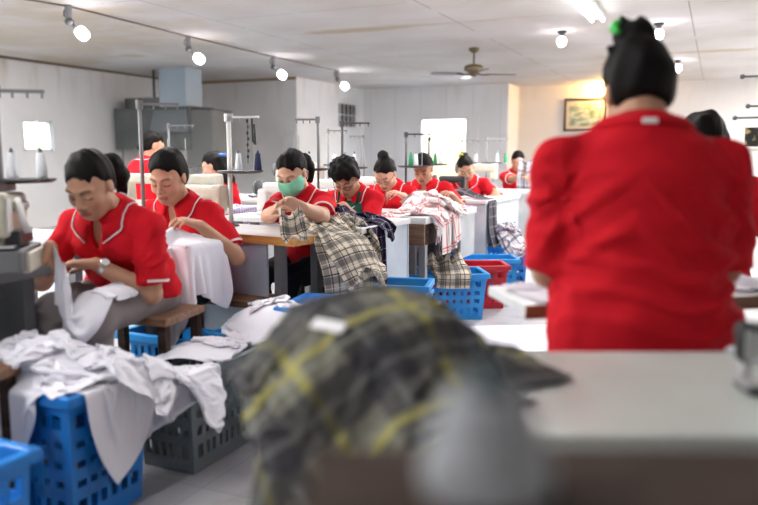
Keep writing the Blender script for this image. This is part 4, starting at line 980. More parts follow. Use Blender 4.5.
# ---- tables of the row
TZ = .78
t1 = table('dark sewing table at the left edge carrying the overlock machine', -3.2, -2.14, 1.36, 1.88, top='darkgrey', legs=True, legpos=[(-.45, -.2), (.46, -.2), (.46, .2), (-.45, .2)], legmat='darkgrey', panels=[('b', -.53, .40, .06, 'darkgrey')])
b = MB(); b.box((.22, .02, .56), (.30, .22, .24)); b.tube([(.05, .02, .56), (.40, .02, .56)], .11, 16); b.build('motor', M['black'], t1, bevel=.01)
b = MB(); b.box((.12, 0, .12), (.5, .3, .04)); b.build('treadle', M['black'], t1)
t2 = table('pale sewing table with hanging white shirt, between two nearest workers', -3.3, -2.07, 2.53, 2.80, legpos=[(-.6, -.08), (-.1, -.08), (-.1, .08), (-.6, .08)])
t5 = table('sewing table with orange wooden edge before the masked worker', -2.95, -1.81, 2.99, 3.40, rz=rad(-8), piv=(-1.81, 2.99), edge='varnish', panels=[('f', -.45, .39, .12, 'bluepanel')])
t6 = table('pale sewing table before the worker in green apron', -2.9, -1.98, 3.93, 4.24)
s6 = table('narrow white side table with blue panel under dark purple check shirt', -1.975, -1.72, 3.55, 4.25, panels=[('r', -.02, .35, .05, 'bluepanel'), ('b', -.12, .12, .05, 'bluepanel'), ('f', .06, .12, .3, 'bluepanel')], cat='side table', group='narrow side tables along the aisle', legpos=[(-.09, -.3), (.07, -.1), (.07, .3), (-.09, .3)])
t7 = table('pale sewing table before the bespectacled worker with top bun', -2.9, -1.96, 4.63, 4.95)
s7 = table('narrow white side table under the white and red check heap', -1.955, -1.65, 4.33, 5.42, panels=[('r', .2, .53, .42, 'greypanel'), ('r', -.5, -.1, .60, 'darkwood'), ('b', -.14, .14, .42, 'greypanel'), ('f', -.14, .14, .60, 'brownwood')], cat='side table', group='narrow side tables along the aisle', legpos=[(-.11, -.48), (.11, -.48), (-.11, -.10)], thick=.045)
t8 = table('pale sewing table before the worker with short hair, fourth along the row', -2.9, -1.96, 5.37, 5.62)
t9 = table('pale sewing table before the worker with yellow hair flower', -3.0, -2.01, 6.68, 6.93)
s9 = table('grey panelled side table beside the worker with yellow hair flower', -2.0, -1.80, 6.2, 7.4, panels=[('r', -.59, .59, .05, 'greypanel'), ('b', -.09, .09, .05, 'greypanel'), ('f', -.09, .09, .05, 'greypanel')], cat='side table', group='narrow side tables along the aisle', legpos=[(-.07, -.5), (.05, -.5), (.05, .5), (-.07, .5)])
t10 = table('farthest sewing table in the row with grey front panel', -3.0, -1.7, 7.95, 8.45, panels=[('f', -.6, .6, .1, 'greypanel')])
tb = table('sewing table of the second row behind the nearest workers', -4.5, -3.2, 4.35, 4.85, top='laminate', group='sewing tables of the second row')
tb2 = table('sewing table of the second row under coloured cloth scraps', -4.6, -3.15, 5.6, 6.3, top='laminate', group='sewing tables of the second row')

# ---- machines, stands, cones
mirror(overlock('beige overlock machine at the left edge by the nearest seated worker', -2.22, 1.745, TZ, rad(-55)))
mirror(machine('beige sewing machine beside the masked worker', -2.55, 3.24, TZ, rad(-4), sc=.75))
mirror(machine('grey white machine before the green apron worker', -2.55, 4.08, TZ, 0, 'offwhite', sc=.7))
mirror(machine('pale machine before the bespectacled worker', -2.6, 4.79, TZ, 0, 'offwhite', sc=.7))
mirror(machine('pale machine before the fourth worker of the row', -2.6, 5.49, TZ, 0, 'offwhite', sc=.7))
mirror(machine('black sewing machine before the worker with yellow hair flower', -2.34, 6.80, TZ, 0, 'black', sc=.62))
mirror(machine('yellowish machine on the farthest table of the row', -2.5, 8.2, TZ, 0, 'beige', sc=.95))
mirror(machine('pale machine on the second row beside the standing worker', -4.2, 4.62, TZ, 0, 'beige', sc=.8, group='machines of the second row'))
mirror(machine('pale machine on the second row, under the ventilation cabinet', -3.62, 4.62, TZ, 0, 'beige', sc=.8, group='machines of the second row'))
mirror(machine('pale machine behind the worker with blue hair tie', -3.55, 6.0, TZ, 0, 'beige', group='machines of the second row'))
W1 = 'cone_white'
def cn(m, dx, lab): return (dx, m, lab)
stand('grey thread stand at the left edge above the overlock machine', -2.32, 1.84, TZ, h=.62, arm=.16, adir=(.75, .66), cones=[cn(W1, -.02, 'white thread cone at the left edge, left of its pair'), cn(W1, .075, 'white thread cone under the small bright window')], r=.011)
cone('thin dark red thread spool at the left edge beside white cones', -2.345, 1.805, TZ + .307, 'cone_red', h=.13, r=.014)
stand('grey thread stand rising behind the second seated worker', -2.45, 2.70, TZ, h=.63, arm=.18, adir=(.85, .52), cones=[], tray=False, r=.009)
stand('white pole thread stand left of the masked worker', -2.43, 3.36, TZ, h=.60, arm=.17, adir=(.95, .3), pole='polewhite', cones=[cn(W1, -.01, 'white thread cone between white pole and navy cone'), cn('cone_navy', .10, 'navy blue thread cone beside the masked worker')], r=.013)
b = MB(); p = Vector((-2.33, 3.39, TZ + .585))
for k in range(7): b.ell((p.x + .004 * (k % 2), p.y, p.z - .012 - k * .032), (.007, .007, .011), 5)
b.tube([p, p - Vector((0, 0, .24))], .0022, 5); b.tube([p + Vector((.03, 0, 0)), p + Vector((.035, 0, -.12)), p + Vector((.05, 0, -.14)), p + Vector((.045, 0, -.03))], .006, 6)
tag(b.build('thread_hank', M['black'], smooth=True), 'black thread hank and beads hanging from the white pole stand', 'thread')
stand('thread stand behind the green apron worker, pale slim pole', -2.33, 4.17, TZ, h=.62, arm=.15, adir=(-.9, -.3), cones=[cn(W1, .0, 'white thread cone beside the short curly hair'), ], r=.008)
stand('dark thread stand above the worker with top bun', -2.45, 4.74, TZ, h=.62, arm=.20, adir=(.95, .3), pole='poledark', cones=[cn(W1, .03, 'white thread cone left of the top bun')], r=.010)
stand('slim thread stand against the bright doorway, over the fourth worker', -2.27, 5.50, TZ, h=.56, arm=.20, adir=(.95, .3), pole='poledark', cones=[cn('cone_green', -.02, 'green thread cone at the doorway edge'), cn(W1, .02, 'white thread cone left of the fourth worker')], r=.009)
stand('dark thread stand against the doorway, over the flower worker', -2.54, 6.74, TZ, h=.55, arm=.22, adir=(.95, .3), pole='poledark', cones=[cn('cone_green', .0, 'green thread cone against the bright doorway'), cn(W1, .05, 'white thread cone against the bright doorway')], r=.009)
stand('thread stand on the farthest table, nearer the doorway', -2.72, 8.3, TZ, h=.56, arm=.2, adir=(.95, .3), cones=[cn(W1, .0, 'white thread cone on the farthest table, left one'), cn(W1, .1, 'white thread cone on the farthest table, second one')])
stand('thread stand on the farthest table, right of the doorway', -2.42, 8.3, TZ, h=.58, arm=.24, adir=(.95, .3), cones=[cn(W1, .06, 'white thread cone on the farthest table, third one'), cn('cone_green', .16, 'green thread cone on the farthest table')])
stand('thread stand of the second row beside the standing worker', -3.85, 4.55, TZ, h=.62, arm=.2, adir=(.95, .3), cones=[cn(W1, .0, 'white thread cone under the ventilation unit')], group='thread stands of the second row')
stand('thread stand of the second row against the white side wall', -3.3, 6.1, TZ, h=.62, arm=.18, adir=(.95, .3), cones=[cn(W1, .0, 'white thread cone of the second row, beside loose white board'), cn(W1, .1, 'white thread cone of the second row, behind masked worker')], group='thread stands of the second row')
stand('pale thread stand far behind the curly haired worker', *[float(v) for v in D(364, 206, 8.2)[:2]], TZ, h=.60, arm=.16, adir=(-.95, -.3), cones=[], tray=False, group='thread stands of the second row')
fpos = D(364, 206, 8.2); table('far sewing table behind the curly haired worker', fpos[0] - .6, fpos[0] + .35, fpos[1] - .25, fpos[1] + .25, group='sewing tables of the second row')
# loose white board on the side wall, scraps on the second row
g = D(224, 146, 12.6); t = thing('white_board', 'loose tilted white board behind the worker with blue hair tie', 'board', (float(g[0]), 12.55, 0)); b = MB()
b.box((0, -.01, 1.32), (.30, .02, .66), R=Matrix.Rotation(rad(7), 3, 'Y')); b.build('panel', M['laminate'], t); b = MB(); b.box((.0, -.03, .50), (.05, .05, 1.0)); b.build('post', M['offwhite'], t)

# ---- stools
stool('brown wooden stool under the nearest seated worker', -2.13, 2.31, rad(8), h=.54, w=.42, d=.30)
stool('brown wooden stool under the second seated worker', -2.22, 3.00, rad(0), h=.475, w=.52, d=.24)
for (x, y), nm in zip(((-2.13, 3.72), (-2.14, 4.42), (-2.22, 5.2), (-2.21, 5.86), (-2.28, 7.22), (-2.25, 8.95), (-2.02, 9.75), (-3.7, 5.09), (-1.98, 10.9)), ('masked worker', 'worker in green apron', 'worker with top bun', 'fourth worker of the row', 'worker with yellow flower', 'worker holding up grey print', 'farthest dark haired worker', 'worker with blue hair tie', 'farthest worker at the red shoulder')):
    stool('brown wooden stool under the ' + nm, x, y, 0, h=.465)
g = G(6, 372, .56); stool('brown wooden stool at the left edge beside white heap', g[0] - .25, g[1] - .01, rad(10), h=.53, w=.30)

# ---- crates
crate('blue plastic crate heaped with white shirts, front left corner', -1.99, 1.71, 0, 'bluecrate', L=.58, W=.37, H=.45, rows=5)
crate('blue plastic crate cut by the bottom left corner, empty rim showing', -1.83, 1.11, 0, 'bluecrate', L=.58, W=.36, H=.42)
crate('grey plastic crate behind the front heap of white shirts', -1.81, 2.27, rad(90), 'greycrate', L=.48, W=.30, H=.385)
crate('blue plastic crate with white shirts behind the grey crate', -1.72, 2.69, rad(-4), 'skycrate', L=.52, W=.34, H=.40)
crate('blue plastic crate under the nearest worker stool', -2.26, 2.62, 0, 'skycrate', L=.46, W=.22, H=.36)
BL = CF(-.386, 3.47); th = rad(8); u = np.array([math.cos(th), math.sin(th)]); v = np.array([-math.sin(th), math.cos(th)])
c2 = BL + u * .33 - v * .17 + np.array([.05, -.03]); crate('tall blue plastic crate behind the olive check heap', c2[0], c2[1], th, 'bluecrate', L=.66, W=.36, H=.52, rows=5)
def crate_fr(label, px, py, zz, ths, m, L=.60, W=.36, H=.33):
    g = G(px, py, zz); tt = rad(ths); u = np.array([math.cos(tt), math.sin(tt)]); v = np.array([-math.sin(tt), math.cos(tt)]); k = 1.0 if zz > .1 else .9
    c = g[:2] - u * L / 2 * k + v * W / 2 * k; return crate(label, c[0], c[1], tt, m, L, W, H), c, tt
cD0 = crate_fr('sky blue crate with cream scraps, left of the red crate', 429, 288, .45, 14, 'skycrate', L=.33, W=.30, H=.45)
cD1 = crate_fr('sky blue crate with check shirt hanging over its front', 485, 320, 0, 30, 'skycrate')
cE = crate_fr('red plastic crate with lattice sides among the blue crates', 506, 309, 0, 28, 'redcrate', W=.34)
cF = crate_fr('blue plastic crate directly behind the red crate', 516, 300, 0, 25, 'skycrate', W=.34)
cG = crate_fr('farthest blue plastic crate, under the printed shirt heap', 527, 287.5, 0, 20, 'bluecrate', L=.40, W=.36, H=.36)

# ---- front table, worker's table
thf = YAW; cfg = CF(.60, 1.215)
t = thing('cutting_table', 'large pale green grey table in front with olive check heap', 'table', (cfg[0], cfg[1], 0), thf)
b = MB(); b.box((0, 0, TZ - .018), (1.14, .45, .036)); b.build('tabletop', M['greenlam'], t, bevel=.005)
b = MB(); b.box((0, -.205, TZ - .12), (1.08, .02, .168)); b.build('apron', M['darkwood'], t)
for x in (-.45, .52):
    for y in (-.18, .18): b = MB(); b.box((x, y, (TZ - .036) / 2), (.05, .05, TZ - .036)); b.build('leg', M['darkwood'], t)
g0, g1 = G(518, 306, TZ), G(745, 296.5, TZ); u = nrm(g1 - g0)[:2]; tw = math.atan2(u[1], u[0]); v = np.array([-u[1], u[0]])
cw = g0[:2] + u * .745 + v * .15
t = thing('work_table', 'brown edged work table before the big standing worker, white cloth on it', 'table', (cw[0], cw[1], 0), tw)
b = MB(); b.box((0, 0, TZ - .015), (1.44, .30, .03)); b.build('tabletop', M['laminate'], t, bevel=.004)
b = MB(); b.box((0, -.154, TZ - .017), (1.45, .008, .036)); b.build('edge_band', M['brownwood'], t)
for x in (-.48, .66):
    for y in (-.1, .1): b = MB(); b.box((x, y, (TZ - .03) / 2), (.04, .04, TZ - .03)); b.build('leg', M['polegrey'], t)
# machine at the right edge of the front table
g = G(756, 392, TZ); mirror(machine('dark sewing machine cut by the right edge on the front table', g[0] + .055, g[1] + .03, TZ, YAW + PI, 'black', group='machines on the near tables', sc=.38))
# photographer's side: dark machine table with pale cone, out of focus at the bottom
c = CF(.265, .42); t = thing('wooden_stand', 'dark brown blurred wooden stand along the bottom edge', 'table', (c[0], c[1], 0), YAW)
b = MB(); b.box((0, 0, .94), (.62, .20, .035)); b.build('tabletop', M['darkwood'], t, bevel=.004)
b = MB(); b.box((0, .085, .80), (.56, .016, .20)); b.build('apron', M['darkwood'], t)
b = MB(); q_ = CF(.055, .36) - c; b.box((q_[0] * math.cos(YAW) + q_[1] * math.sin(YAW), -q_[0] * math.sin(YAW) + q_[1] * math.cos(YAW), .979), (.16, .075, .043)); b.build('block', M['darkwood'], t, bevel=.004)
for x in (-.27, .27):
    for y in (-.07, .07): b = MB(); b.box((x, y, .451), (.035, .035, .902)); b.build('leg', M['darkwood'], t)
c = CF(.055, .36); cone('pale grey thread cone, very blurred at the bottom centre', c[0], c[1], 1.0005, 'cone_grey', h=.050, r=.034, group='cones on the near stand')
# rack of yarn at the right edge
g = D(752, 140, 6.6); t = thing('yarn_rack', 'dark yarn rack with slim rods at the right edge', 'rack', (g[0] + .25, g[1], 0))
for x in (-.12, .42): b = MB(); b.tube([(x, 0, 0), (x, 0, 2.0)], .012, 8); b.build('post', M['poledark'], t)
for z, x0 in ((1.86, -.36), (1.60, -.30), (1.50, -.40)): b = MB(); b.tube([(x0, -.03, z), (.5, -.03, z)], .010, 8); b.ell((x0, -.03, z), (.022, .022, .022), 6); b.build('rod', M['poledark'], t, smooth=True)
bb_ = mat('black_gold_board', (.02, .02, .02), .5); add_noise_col(bb_, 16, (.012, .012, .013), (.42, .33, .12), .52, .62, 3)
b = MB(); b.box((.09, .02, 1.33), (.80, .03, .17)); b.build('back_board', bb_, t)
for z in (1.215, .90): b = MB(); b.box((0, 0, z), (.92, .22, .025)); b.build('shelf', M['beige'], t)
for k in range(6): cone('mustard yarn cone on the dark rack, number %s from its left end' % ('one two three four five six'.split()[k]), g[0] + .25 - .36 + .14 * k, g[1] - .03, 1.2285, ('cone_y1', 'cone_y2')[k % 2], h=.12, r=.034, group='mustard cones on the rack') if False else None
# ------------------------------------------------------------------ the workers
def wv(lat, fw_, up_): return _rt * lat + np.array([-math.sin(YAW), math.cos(YAW), 0]) * fw_ + np.array([0, 0, up_])   # along the view's own axes, in the room
P1 = person('person', 'nearest seated worker in red polo sewing a white shirt, wearing a wristwatch', (-2.17, 2.31), rad(188),
    [D(96, 264, 2.80), D(50, 248, 2.68)], seat=.53, lean=27, head=(32, 6, 0), hair='pony', build=1.10, sc=1.04, ts=.765, hemd=.03, fine=.004, skin='mid', trousers='greytrouser',
    hdirs=[wv(-.9, -.25, .05), wv(.2, -.2, -.9)], palms=[wv(0, -.2, -1), wv(-1, 0, 0)], curl=(14, 22, 18), knee=(.36, .08, .07), wr=1.2, sleeve=.84)
P2 = person('person', 'second seated worker, bowed head, white shirt hanging before her', (-2.37, 2.98), rad(184),
    [(-2.14, 2.72, .85), (-2.50, 2.70, .85)], seat=.46, lean=22, head=(24, 8, 0), hair='low', build=1.02, sc=1.03, fine=.0045, skin='mid', knee=(.24, .06, .05), hairs=1.02)
P5 = person('person', 'seated worker wearing a mint green face mask', (-2.13, 3.72), rad(172),
    [D(303, 207, 3.66), D(258, 224, 3.62)], seat=.46, lean=15, head=(30, 12, 0), hair='pony', build=1.0, sc=1.02, fine=.0045, skin='light', hdirs=[wv(-.75, -.2, .35), wv(.6, -.2, .5)], palms=[wv(-.2, -.6, -.6), wv(.4, .3, -.6)], knee=(.34, .08, .07))
add_mask(P5)
P6 = person('person', 'seated worker with short curly hair and dark green apron', (-2.14, 4.42), rad(178),
    [(-2.10, 4.07, .86), (-2.33, 4.05, .86)], seat=.455, lean=20, head=(42, 8, 0), hair='fluffy', build=1.0, fine=.005, skin='mid', hdirs=[wv(-.8, -.3, -.2), None], knee=(.3, .08, .07))
add_glasses(P6)
P7 = person('person', 'seated worker with spectacles and a top bun', (-2.22, 5.20), rad(178),
    [(-2.02, 4.86, .88), (-2.35, 4.82, .88)], seat=.455, lean=18, head=(42, 4, 0), hair='bun', build=1.05, fine=.0055, skin='light', knee=(.3, .08, .07))
add_glasses(P7)
P8 = person('person', 'seated worker with cropped dark hair facing the camera, fourth in the row', (-2.21, 5.86), rad(186),
    [(-1.90, 5.55, .86), (-2.30, 5.52, .86)], seat=.455, lean=16, head=(28, 0, 0), hair='low', build=1.06, fine=.0055, skin='mid', knee=(.28, .08, .07))
P9 = person('person', 'seated worker with yellow flower in her hair, head tilted, arm over table end', (-2.28, 7.22), rad(188),
    [(-1.93, 6.92, .83), (-2.45, 6.90, .86)], seat=.455, lean=20, head=(32, 14, 14), hair='flower', build=1.08, fine=.0055, skin='mid', knee=(.3, .08, .07), hdirs=[wv(.1, -.4, -.9), None])
P10 = person('person', 'far seated worker in profile lifting a grey printed cloth', (-2.25, 8.95), rad(214),
    [D(527, 168, 8.45), D(524, 176, 8.5)], seat=.47, lean=10, head=(18, -10, 0), hair='low', build=1.0, fine=.007, skin='mid', knee=(.3, .08, .07))
P11 = person('person', 'farther dark haired worker half hidden behind the grey printed cloth', (-2.02, 9.75), rad(170),
    [(-1.85, 9.40, .9), (-2.2, 9.40, .9)], seat=.47, lean=12, head=(22, 14, 0), hair='low', build=1.0, fine=.007, skin='mid', knee=(.3, .08, .07))
P12 = person('person', 'farthest worker glimpsed at the big red shoulder', (-1.98, 10.9), rad(180),
    [(-1.8, 10.55, .9), (-2.15, 10.55, .9)], seat=.56, lean=8, head=(12, 10, 0), hair='low', build=1.0, fine=.008, skin='mid', knee=(.3, .08, .07))
P3 = person('person', 'worker with her back turned before the grey ventilation unit', (-4.50, 4.98), rad(-12),
    [(-4.74, 5.28, .95), (-4.28, 5.28, .95)], lean=6, head=(18, -22, 0), hair='low', build=1.05, fine=.007, skin='mid', seat=.62, knee=(.3, .08, .07))
stool('taller brown stool under the worker with her back turned', -4.50, 4.98, 0, h=.61)
P4 = person('person', 'worker in profile with long black hair and blue hair tie', (-3.70, 5.09), rad(104),
    [(-3.94, 4.95, .92), (-3.94, 5.22, .92)], lean=10, head=(20, 0, 0), hair='long', build=.98, fine=.007, skin='light', seat=.455, knee=(.3, .08, .07))
def back_folds(P, q):
    z = P[:, 2] - q['P0'][2]; x = P[:, 0]; back = np.clip((q['P2'][1] + .02 - P[:, 1]) / .06, 0, 1)
    waist = np.exp(-((z - .06) / .11) ** 2); o = np.maximum(np.sin(z * 95 + 2.2 * np.sin(x * 9 + 1) + 1.1 * np.sin(x * 23)), -.2) * .0120 * waist * (.55 + .45 * np.sin(x * 6 + z * 8))
    dg = np.exp(-((z - .24) / .13) ** 2); o += np.maximum(np.sin((z + .75 * np.abs(x + .05)) * 62 + 1.3 * np.sin(x * 14)), -.1) * .0075 * dg
    y = np.exp(-((z - .355 + .25 * (x - .0) ** 2) / .018) ** 2) * .006
    return (o + y) * back * -1
FG = person('person', 'big standing worker seen from behind in red polo, black hair bun, green clip', (float(CF(.620, 1.72)[0]), float(CF(.620, 1.72)[1])), YAW - rad(2),
    [CF(.455, 2.00).tolist() + [.845], CF(.84, 2.0).tolist() + [.84]], stand=True, hipz=.785, lean=7, head=(26, -2, -2), hair='bigbun', build=1.23, sc=1.0, fine=.006, skin='mid',
    poles=[(-.12, -.6, -.8), (.15, -.6, -.8)], sleeve=.97, wr=1.0, tipping=False, hairs=1.08, ts=.97, neckl=.045, neckx=.006, shd=.074, shx=.158, extra_wr=back_folds, group=None, hdirs=[wv(.6, .7, -.1), wv(-.6, .7, -.1)])
P14 = person('person', 'worker whose dark tousled hair shows beyond the big red shoulder', (-.045, 3.08), rad(6),
    [(-.18, 3.40, .92), (.20, 3.40, .92)], stand=True, hipz=.70, lean=18, head=(34, -6, 0), hair='fluffy', build=1.0, sc=1.0, fine=.007, skin='mid', hairs=1.14)
# clips, ties, watch, apron, name label
m = MB(); H = FG['H']; m.tube([H(-.050, -.085, .112), H(-.058, -.070, .128), H(-.050, -.055, .150), H(-.035, -.06, .162)], [.006, .011, .011, .005], 8); tag(m.build('hair_clip', M['green'], FG['hair'], smooth=True), 'bright green hair clip')
H = P9['H']; m = MB()
for k in range(5): m.ell(tuple(H(.02 + .018 * math.cos(k * 1.256), -.045, .115 + .018 * math.sin(k * 1.256))), (.012, .012, .012), 6)
tag(m.build('hair_flower', M['yellow'], P9['hair'], smooth=True), 'yellow hair flower')
H = P4['H']; m = MB(); m.tube([H(-.05, -.10, .05), H(-.02, -.12, .045), H(.02, -.12, .045), H(.05, -.10, .05)], .016, 8); tag(m.build('hair_tie', M['bluetie'], P4['hair'], smooth=True), 'blue hair tie')
w_ = P1['W'][0]; d = nrm(P1['E'][0] - w_); c = w_ + d * .028; a = nrm(np.cross(d, [0, 0, 1])); bb = np.cross(a, d); bb = bb if bb[2] > 0 else -bb
m = MB(); R_ = .031; N = 24; vs = []
for k in range(N):
    t_ = 2 * PI * k / N
    for o1, o2 in ((-.008, 0), (.008, 0), (.008, -.003), (-.008, -.003)): vs.append(c + d * o1 + (a * math.cos(t_) + bb * math.sin(t_)) * (R_ + o2))
m.add(vs, [(4 * k + j, 4 * ((k + 1) % N) + j, 4 * ((k + 1) % N) + (j + 1) % 4, 4 * k + (j + 1) % 4) for k in range(N) for j in range(4)])
wt = m.build('wristwatch', M['watch'], P1['root']); side = nrm(bb * .75 + a * (.66 if (a @ np.array([math.cos(0), 0, 0])) else .66))
cands = [nrm(bb * .8 + a * .6), nrm(bb * .8 - a * .6)]; rt_l = np.array([-math.cos(rad(-188)) * 0, 0, 0])
cam_l = nrm(np.array([(-(-2.13)) * math.cos(-rad(188)) - (-2.33) * math.sin(-rad(188)), (2.13) * math.sin(-rad(188)) + (-2.33) * math.cos(-rad(188)), .3])); side = max(cands, key=lambda q: q @ cam_l)
m = MB(); Rz = Vector(side).to_track_quat('Z', 'Y').to_matrix(); m.lathe([(.017, 0), (.018, .002), (.018, .006), (.015, .008)], tuple(c + side * .030), 20, Rz); m.build('watch_case', M['watch'], wt, smooth=True)
m = MB(); m.lathe([(.0145, .0078), (.0145, .0086)], tuple(c + side * .030), 20, Rz); m.build('watch_dial', M['dial'], wt)
# white neck label on the big worker's collar
p0 = FG['P'][3] + FG['spn'] * .020 - FG['fwd'] * .098; m = MB(); m.box(tuple(p0 + np.array([-.014, -.006, -.004])), (.034, .006, .013)); m.build('neck_label', M['label'], FG['col'], bevel=.002)
# green apron over P6
F = Field(P6['P'][0] - .3, P6['P'][3] + .25, [], .007, .007); p0, p1, p2, p3, p4 = P6['P']; fw6 = P6['fwd']
F.put(rc(p0, p1, .172, .152, .80, (0, 1, 0)), .04); F.put(rc(p1, p2, .150, .158, .82, fw6), .04); F.put(rc(p2, p3 - P6['spn'] * .06, .150, .105, .78, fw6), .04); F.put(el(p1 + np.array([0, .035, -.02]), (.128, .108, .13)), .05)
for sx in (-1, 1): F.put(el(p2 + fw6 * .090 + np.array([sx * .062, 0, 0]) + P6['spn'] * .01, (.070, .062, .064)), .04)
F.planecut(p2 + fw6 * .02, -fw6); F.planecut(p3 - P6['spn'] * .035, P6['spn']); F.planecut(p0 - np.array([0, 0, .06]), np.array([0, 0, -1.0]))
for sx in (-1, 1): F.planecut(p3 - P6['spn'] * .04 + np.array([sx * .075, 0, 0]), nrm(np.array([sx * 1.0, 0, .42])))
V, Q = F.mesh(); ap = quads_mesh('apron', V, Q, M['apron'], P6['root'])
m = MB(); SH6 = P6['SH']
for sx in (-1, 1): m = MB(); m.tube([p3 - P6['spn'] * .05 + fw6 * .10 + np.array([sx * .065, 0, 0]), p3 + fw6 * .055 + np.array([sx * .075, 0, 0.012]), p3 + P6['spn'] * .012 - fw6 * .03 + np.array([sx * .07, 0, 0])], .010, 6); m.build('apron_strap', M['apron'], ap, smooth=True)
# ------------------------------------------------------------------ garments
WC = M['white_cloth']; SH_ = 'shirt'
def box_t(x0, x1, y0, y1, z0, z1, rz=0, piv=None):
    return col_box(((x0 + x1) / 2, (y0 + y1) / 2, (z0 + z1) / 2), (x1 - x0, y1 - y0, z1 - z0), rz)
def crate_cols(cx, cy, L, W, H, rz, fill=.0):
    c, s = math.cos(rz), math.sin(rz); o = []
    return [col_box((cx, cy, (H + .002) / 2), (L + .012, W + .012, H + .002), rz)] + ([col_ell((cx, cy, H - .02), (L * .45, W * .45, fill + .02))] if fill else [])
# front left heap of white shirts
cols = crate_cols(-1.99, 1.71, .58, .37, .45, 0, .10); hf = HF((-2.5, 1.3), (-1.3, 2.2))
cols += [col_box((-1.81, 2.27, .195), (.32, .50, .39))]
heap = [((-1.76, 1.74), (.36, .38), .55, .70, .50, 'white shirt on the front heap hanging lowest over the crate side'), ((-1.78, 1.94), (.46, .42), .35, .80, .53, 'white shirt at the right end of the front heap'), ((-2.00, 1.60), (.42, .40), 2.3, .8, .50, 'white shirt at the left edge of the front heap'),
        ((-1.86, 1.72), (.62, .60), 2.7, .46, .60, 'white shirt crumpled on the middle of the front heap'), ((-2.14, 1.76), (.55, .55), 1.5, .45, .62, 'white shirt at the back of the front heap'), ((-1.74, 1.84), (.58, .55), .6, .50, .64, 'topmost white shirt of the front heap'), ((-1.98, 1.66), (.50, .50), 1.1, .48, .66, 'white shirt tumbled over the near rim of the front heap'), ((-1.66, 2.00), (.42, .40), .9, .70, .60, 'white shirt bridging from the front heap to the grey crate')]
for k, ((x, y), (a, b_), rz, sq, z, lab) in enumerate(heap):
    cloth('white_shirt', lab, SH_, WC, (48, 48), (a, b_), sheet(x, y, z, a, b_, rz, sq), cols + [hf, col_floor()], steps=40, seed=11 + k, jit=.045 if sq < .6 else .02, stiff=.08, group='white shirts on the front crate', after=hf.add, folds=[(0, 3.5, .013, (.3, 0, 1)), (1, 4, .012, (0, .3, 1))])
# grey crate and the blue crate behind it
cols = crate_cols(-1.81, 2.27, .30, .48, .385, 0, .05); hf = HF((-2.2, 1.8), (-1.4, 2.7))
for k, ((x, y), (a, b_), lab) in enumerate([((-1.82, 2.30), (.40, .42), 'white shirt folded in the grey crate'), ((-1.79, 2.34), (.36, .36), 'white shirt at the far end of the grey crate')]):
    cloth('white_shirt', lab, SH_, WC, (36, 36), (a, b_), sheet(x, y, .50 + .03 * k, a, b_, .4 + k, .5), cols + [hf, col_floor()], steps=42, seed=31 + k, jit=.05, stiff=.06, group='white shirts in the grey crate', after=hf.add)
cols = crate_cols(-1.72, 2.69, .52, .34, .40, rad(-4), .13); hf = HF((-2.2, 2.3), (-1.2, 3.1))
for k, ((x, y), (a, b_), lab) in enumerate([((-1.74, 2.66), (.50, .50), 'white shirt spread in the blue crate behind the grey one'), ((-1.60, 2.72), (.44, .40), 'white shirt at the right end of that blue crate'), ((-1.76, 2.70), (.38, .38), 'white shirt on top in the blue crate behind the grey one')]):
    cloth('white_shirt', lab, SH_, WC, (36, 36), (a, b_), sheet(x, y, .56 + .03 * k, a, b_, .3 + k, .48), cols + [hf, col_floor()], steps=40, seed=41 + k, jit=.05, stiff=.06, group='white shirts in the blue crate', after=hf.add)
# lap of the nearest worker
leg_c = []
for hip, kn, an in P1['legs']: leg_c += [col_cap(P1['world'](hip), P1['world'](kn), .092), col_cap(P1['world'](kn), P1['world'](an), .07)]
q = P1['world'](P1['P'][1]); leg_c += [col_ell(q, (.14, .10, .24)), box_t(-3.2, -2.14, 1.36, 1.88, .4, .78)]
wl_ = P1['world'](P1['W'][0]); ti = D(62, 266, 2.62)
def init_lap(u, v):
    x = -2.24 + .28 * u; y = 1.90 + .20 * v; z = .80 - .02 * v; return np.stack([x + 0 * v, y + 0 * u, z + 0 * u], -1)
cloth('white_shirt', 'white shirt being sewn across the lap of the nearest worker', SH_, WC, (46, 46), (.54, .60), init_lap, leg_c + [col_floor()], steps=55, seed=5, jit=.03, stiff=.05, folds=[(0, 4, .025, (0, .4, 1)), (1, 4, .02, (.4, 0, 1))], pins=lambda u, v: (np.abs(u - .42) < .13) & (v < .05))
# white shirt hanging before the second worker
cols = [box_t(-3.3, -2.06, 2.53, 2.80, .5, .78), col_floor()]
cloth('white_shirt', 'white shirt hanging over the table end before the second worker', SH_, WC, (48, 48), (.68, .70), sheet(-2.20, 2.56, .82, .68, .70, rad(4), (.62, .85)), cols + [col_ell(P2['world'](P2['P'][2]), (.19, .15, .25))], steps=70, seed=6, jit=.01, stiff=.12, folds=[(0, 4, .03, (0, .4, 1))], pins=lambda u, v: (v > .40) & (v < .60) & (u < .62))
